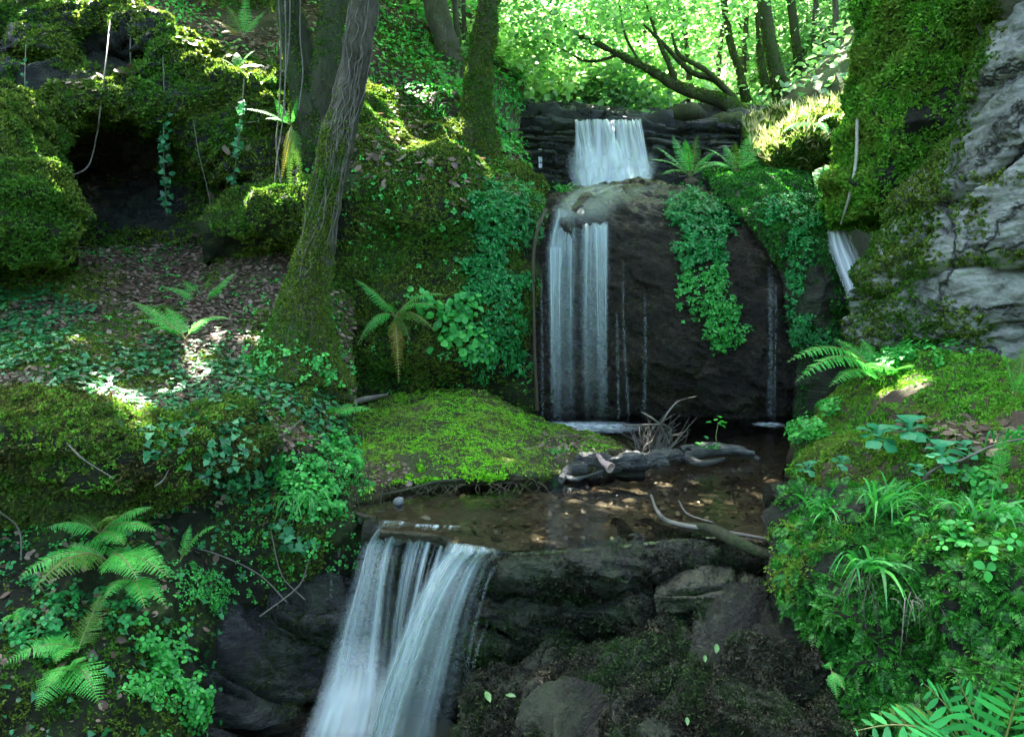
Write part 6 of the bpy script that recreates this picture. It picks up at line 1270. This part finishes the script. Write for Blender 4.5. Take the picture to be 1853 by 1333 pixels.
# trees and shrubs beyond
def far_tree(label, X, Y, h, r, n, lsize, leaf, name='woodland_tree', group='trees on the wooded hillside', cs=.35, tr=.12, low=.25):
    z = float(ground_h(np.array([X]), np.array([Y]))[0]) - .1; b = np.array([X, Y, z]); lean = rng.normal() * .08 * h
    o = tag(empty(name, b), label, 'tree', group)
    V, F = tube_vf(tube([b, b + [lean * .4, 0, h * .45], b + [lean, 0, h * .9]], [tr, tr * .75, tr * .3], 9, 30, .01, 3)); mesh_obj('trunk', V, F, M['bark_grey'], o)
    cc = [b + np.array([lean + r * .7 * math.cos(k * 2.4) * (k % 3) / 2, r * .7 * math.sin(k * 2.4) * (k % 3) / 2, h * (low + (1 - low) * k / 9)]) for k in range(10)]
    for k in range(3):
        c = cc[3 + 2 * k]; V, F = tube_vf(tube([b + [lean * .5, 0, h * (.35 + .12 * k)], (b + [lean * .6, 0, h * (.5 + .1 * k)] + c) / 2, c], [tr * .4, tr * .3, tr * .1], 6, 14)); mesh_obj('branch', V, F, M['bark_grey'], o)
    p = crown_pts(cc, (r * .35, r * .35, h * .08), n, 30, cs)
    if Y < 18.5: p = p[lit_keep(p)]
    V, F = inst(LEAF, p, UPV + rng.normal(size=p.shape) * .5, lsize * rng.uniform(.6, 1.3, len(p))); mesh_obj('crown', V, F, M[leaf], o, smooth_=False)
    return o
far = [(-5.2, 13.5, 5.5, 1.3, 5760, 0.091, 'leaf_sun', 'leafy tree on the slope above the cave outcrop'), (-3.4, 15, 5.5, 1.4, 5760, 0.091, 'leaf_glare', 'bright tree between the double trunk and the grey-barked tree'), (-1.6, 17, 5.5, 1.5, 5760, 0.099, 'leaf_glare', 'pale sunlit tree behind the mossy tree'), (0.3, 19, 5.5, 1.6, 6080, 0.106, 'leaf_far', 'teal-shaded tree in the middle distance above the rock step'), (2.4, 17, 5.0, 1.5, 6080, 0.099, 'leaf_sun', 'bright tree right behind the upper waterfall'), (4.3, 15.5, 6.0, 1.6, 6720, 0.099, 'leaf_sun', 'leafy tree behind the slender trunks'), (6.2, 15, 6.0, 1.6, 6720, 0.099, 'leaf_glare', 'bright tree partly hidden by the mossy cliff'), (-7.5, 16, 6.0, 1.8, 5120, 0.106, 'leaf_sun', 'tree at the upper left corner of the slope'),
       (-6, 22, 5.8, 2.2, 5760, 0.129, 'leaf_far', 'far tree on the hillside above the left slope'), (-2.5, 24, 5.8, 2.3, 5760, 0.137, 'leaf_far', 'far tree seen between the grey-barked and mossy trunks'), (1.2, 25, 5.8, 2.3, 6080, 0.137, 'leaf_far', 'far tree on the hillside straight above the upper waterfall'), (5, 23, 5.8, 2.3, 5760, 0.137, 'leaf_far', 'far tree seen through the leaning limbs'), (8.6, 22, 5.8, 2.3, 5760, 0.137, 'leaf_sun', 'far tree behind the slender trunks near the cliff')]
for X, Y, h, r, n, ls, lf, lab in far: far_tree(lab, X, Y, h, r, n, ls, lf)
def shrub(label, px, py, Y, r, n, lsize, leaf):
    c = P(px, py, Y); o = tag(empty('shrub', c - [0, 0, r]), label, 'shrub', 'shrubs behind the rock step')
    p = crown_pts([c + np.array([rng.uniform(-1, 1) * r, rng.uniform(-.5, .5) * r, rng.uniform(-.6, .6) * r]) for _ in range(8)], (r * .35,) * 3, n, 18, .13)
    V, F = inst(LEAF, p, UPV + rng.normal(size=p.shape) * .5, lsize * rng.uniform(.6, 1.3, len(p))); mesh_obj('foliage', V, F, M[leaf], o, smooth_=False)
    for k in range(5):
        e = c + rng.normal(size=3) * r * .5; V, F = tube_vf(tube([c - [0, 0, r * 1.3], (c + e) / 2 - [0, 0, r * .5], e], [.02, .013, .006], 5, 12)); mesh_obj('stem', V, F, M['bark_grey'], o)
shrub('pale sunlit shrub right of the mossy tree', 930, 150, 11.5, .65, 1800, .10, 'leaf_glare')
shrub('bright low shrub along the left half of the rock step', 1010, 185, 11.8, .5, 1500, .10, 'leaf_sun')
shrub('fresh green shrub just above the upper waterfall', 1110, 180, 11.9, .5, 1600, .10, 'leaf_sun')
shrub('pale sunlit shrub under the leaning limbs', 1210, 180, 12.0, .55, 1700, .10, 'leaf_glare')
shrub('leafy shrub at the base of the slender trees', 1310, 195, 13.6, .4, 1200, .09, 'leaf_sun')
shrub('leafy shrub behind the sunlit hummock', 1450, 140, 13.6, .6, 1700, .09, 'leaf_sun')
shrub('leafy shrub against the mossy cliff', 1510, 110, 13.4, .6, 1700, .09, 'leaf_sun')
shrub('bright shrub on the slope between the front tree and the grey-barked tree', 720, 60, 11.5, .8, 2400, .10, 'leaf_sun')
shrub('small shrub on the slope behind the double trunk', 470, 20, 10.0, .5, 1400, .09, 'leaf_sun')
pts = []
for k in range(60):
    X = rng.uniform(-22, 22); Y = rng.uniform(19, 40); z = float(ground_h(np.array([X]), np.array([Y]))[0])
    pts.append(crown_pts([np.array([X, Y, z + rng.uniform(.2, 2.0)]) for _ in range(4)], (1.3, 1.3, .9), 900, 30, .5))
p = np.concatenate(pts); V, F = inst(LEAF, p, UPV + rng.normal(size=p.shape) * .5, .26 * rng.uniform(.6, 1.3, len(p)))
tag(mesh_obj('far_wood', V, F, M['leaf_far'], smooth_=False), kind='stuff')
gm = scatter(GS, 70, lambda p, n: smooth(p[..., 1], 9.5, 11) * smooth(-p[..., 1], -24, -18))
V, F = inst(LEAF, gm[0] + [0, 0, .12] + rng.normal(size=gm[0].shape) * [.05, .05, .1], UPV + rng.normal(size=gm[0].shape) * .5, .11 * rng.uniform(.6, 1.3, len(gm[0])))
tag(mesh_obj('ground_cover', V, F, M['leaf_sun'], smooth_=False), kind='stuff')

ring = []  # unseen leaf mass added around the camera to block low sky light
for k in range(420):
    s = rng.random()
    if s < .36: q = np.array([rng.uniform(-9, -5.0), rng.uniform(-6, 5), rng.uniform(1.5, 7)])
    elif s < .72: q = np.array([rng.uniform(4.2, 8), rng.uniform(-6, 5), rng.uniform(1.5, 7)])
    else: q = np.array([rng.uniform(-7, 7), rng.uniform(-8, -3.5), rng.uniform(0, 7)])
    ring.append(q)
p = crown_pts(ring, (.4, .4, .4), 26000, 30, .3)
V, F = inst(LEAF, p, rng.normal(size=p.shape) + UPV, .17 * rng.uniform(.7, 1.3, len(p)))
tag(mesh_obj('unseen_shade_wood', V, F, M['leaf_far'], smooth_=False), kind='stuff')

# crowns over the glen: they stand towards the sun and shade the stream, open only where the photograph shows sunlight
def shade_centres(n, xr, yr):
    """centres on the sun side above points of the glen"""
    c = []
    for k in range(n):
        q = np.array([rng.uniform(*xr), rng.uniform(*yr), .9]); h = rng.uniform(5.2, 7.2); c.append(q + SUN * (h / SUN[2]))
    return c
cover_pts = [P(1120, 350, 7.8), P(1190, 352, 7.7), P(1080, 1300, 2.75), P(980, 1310, 2.8), P(1160, 1330, 2.6)]
canopy(t3, [q + SUN * 6.8 for q in cover_pts] + [q + SUN * 7.6 for q in cover_pts], (.22, .22, .2), 3500)  # extra leaf clumps added out of view to keep sun off these points
canopy(t1, shade_centres(90, (-4.6, -1.0), (2.2, 8.6)), (.45, .45, .35), 15000)
canopy(t2, shade_centres(70, (-5.5, -1.2), (5.5, 9.4)), (.45, .45, .35), 10000)
canopy(t3, shade_centres(80, (-1.4, 2.4), (2.0, 9.0)), (.45, .45, .35), 14000)
canopy(t4, shade_centres(70, (1.2, 4.6), (2.0, 8.8)), (.45, .45, .35), 12000)
# ---------------------------------------------------------------- light, sky, camera
w = bpy.data.worlds.new('World'); scene.world = w; w.use_nodes = True
nt = w.node_tree; bg = nt.nodes['Background']
sky = nt.nodes.new('ShaderNodeTexSky'); sky.sky_type = 'NISHITA'; sky.sun_disc = False
sky.sun_elevation = SUN_EL; sky.sun_rotation = SUN_AZ
sky.dust_density = 4.0; sky.air_density = .8
nt.links.new(sky.outputs[0], bg.inputs[0]); bg.inputs[1].default_value = .10
sl = bpy.data.lights.new('sun', 'SUN'); sl.energy = 5; sl.angle = R_(.5); sl.color = (1, .95, .86)
so = bpy.data.objects.new('sun', sl); so.rotation_euler = Vector(SUN).to_track_quat('Z', 'Y').to_euler(); so.location = (0, 0, 20); COL.objects.link(so)

cd = bpy.data.cameras.new('camera'); cam = bpy.data.objects.new('camera', cd); COL.objects.link(cam)
cam.location = CAM; cam.rotation_euler = (math.pi / 2 - PITCH, 0, 0)
cd.sensor_width = 36; cd.lens = 36 * FPX / 1853; cd.clip_start = .05; cd.clip_end = 500
scene.camera = cam

scene.view_settings.view_transform = 'Standard'; scene.view_settings.look = 'None'; scene.view_settings.gamma = 1
scene.view_settings.exposure = 4.42
c = scene.cycles
c.use_denoising = True; c.max_bounces = 6; c.diffuse_bounces = 2; c.glossy_bounces = 3; c.transmission_bounces = 4; c.transparent_max_bounces = 24
c.caustics_reflective = False; c.caustics_refractive = False; c.use_adaptive_sampling = True; c.adaptive_threshold = .02
for o in list(bpy.data.objects):
    if '_org' in o: del o['_org']
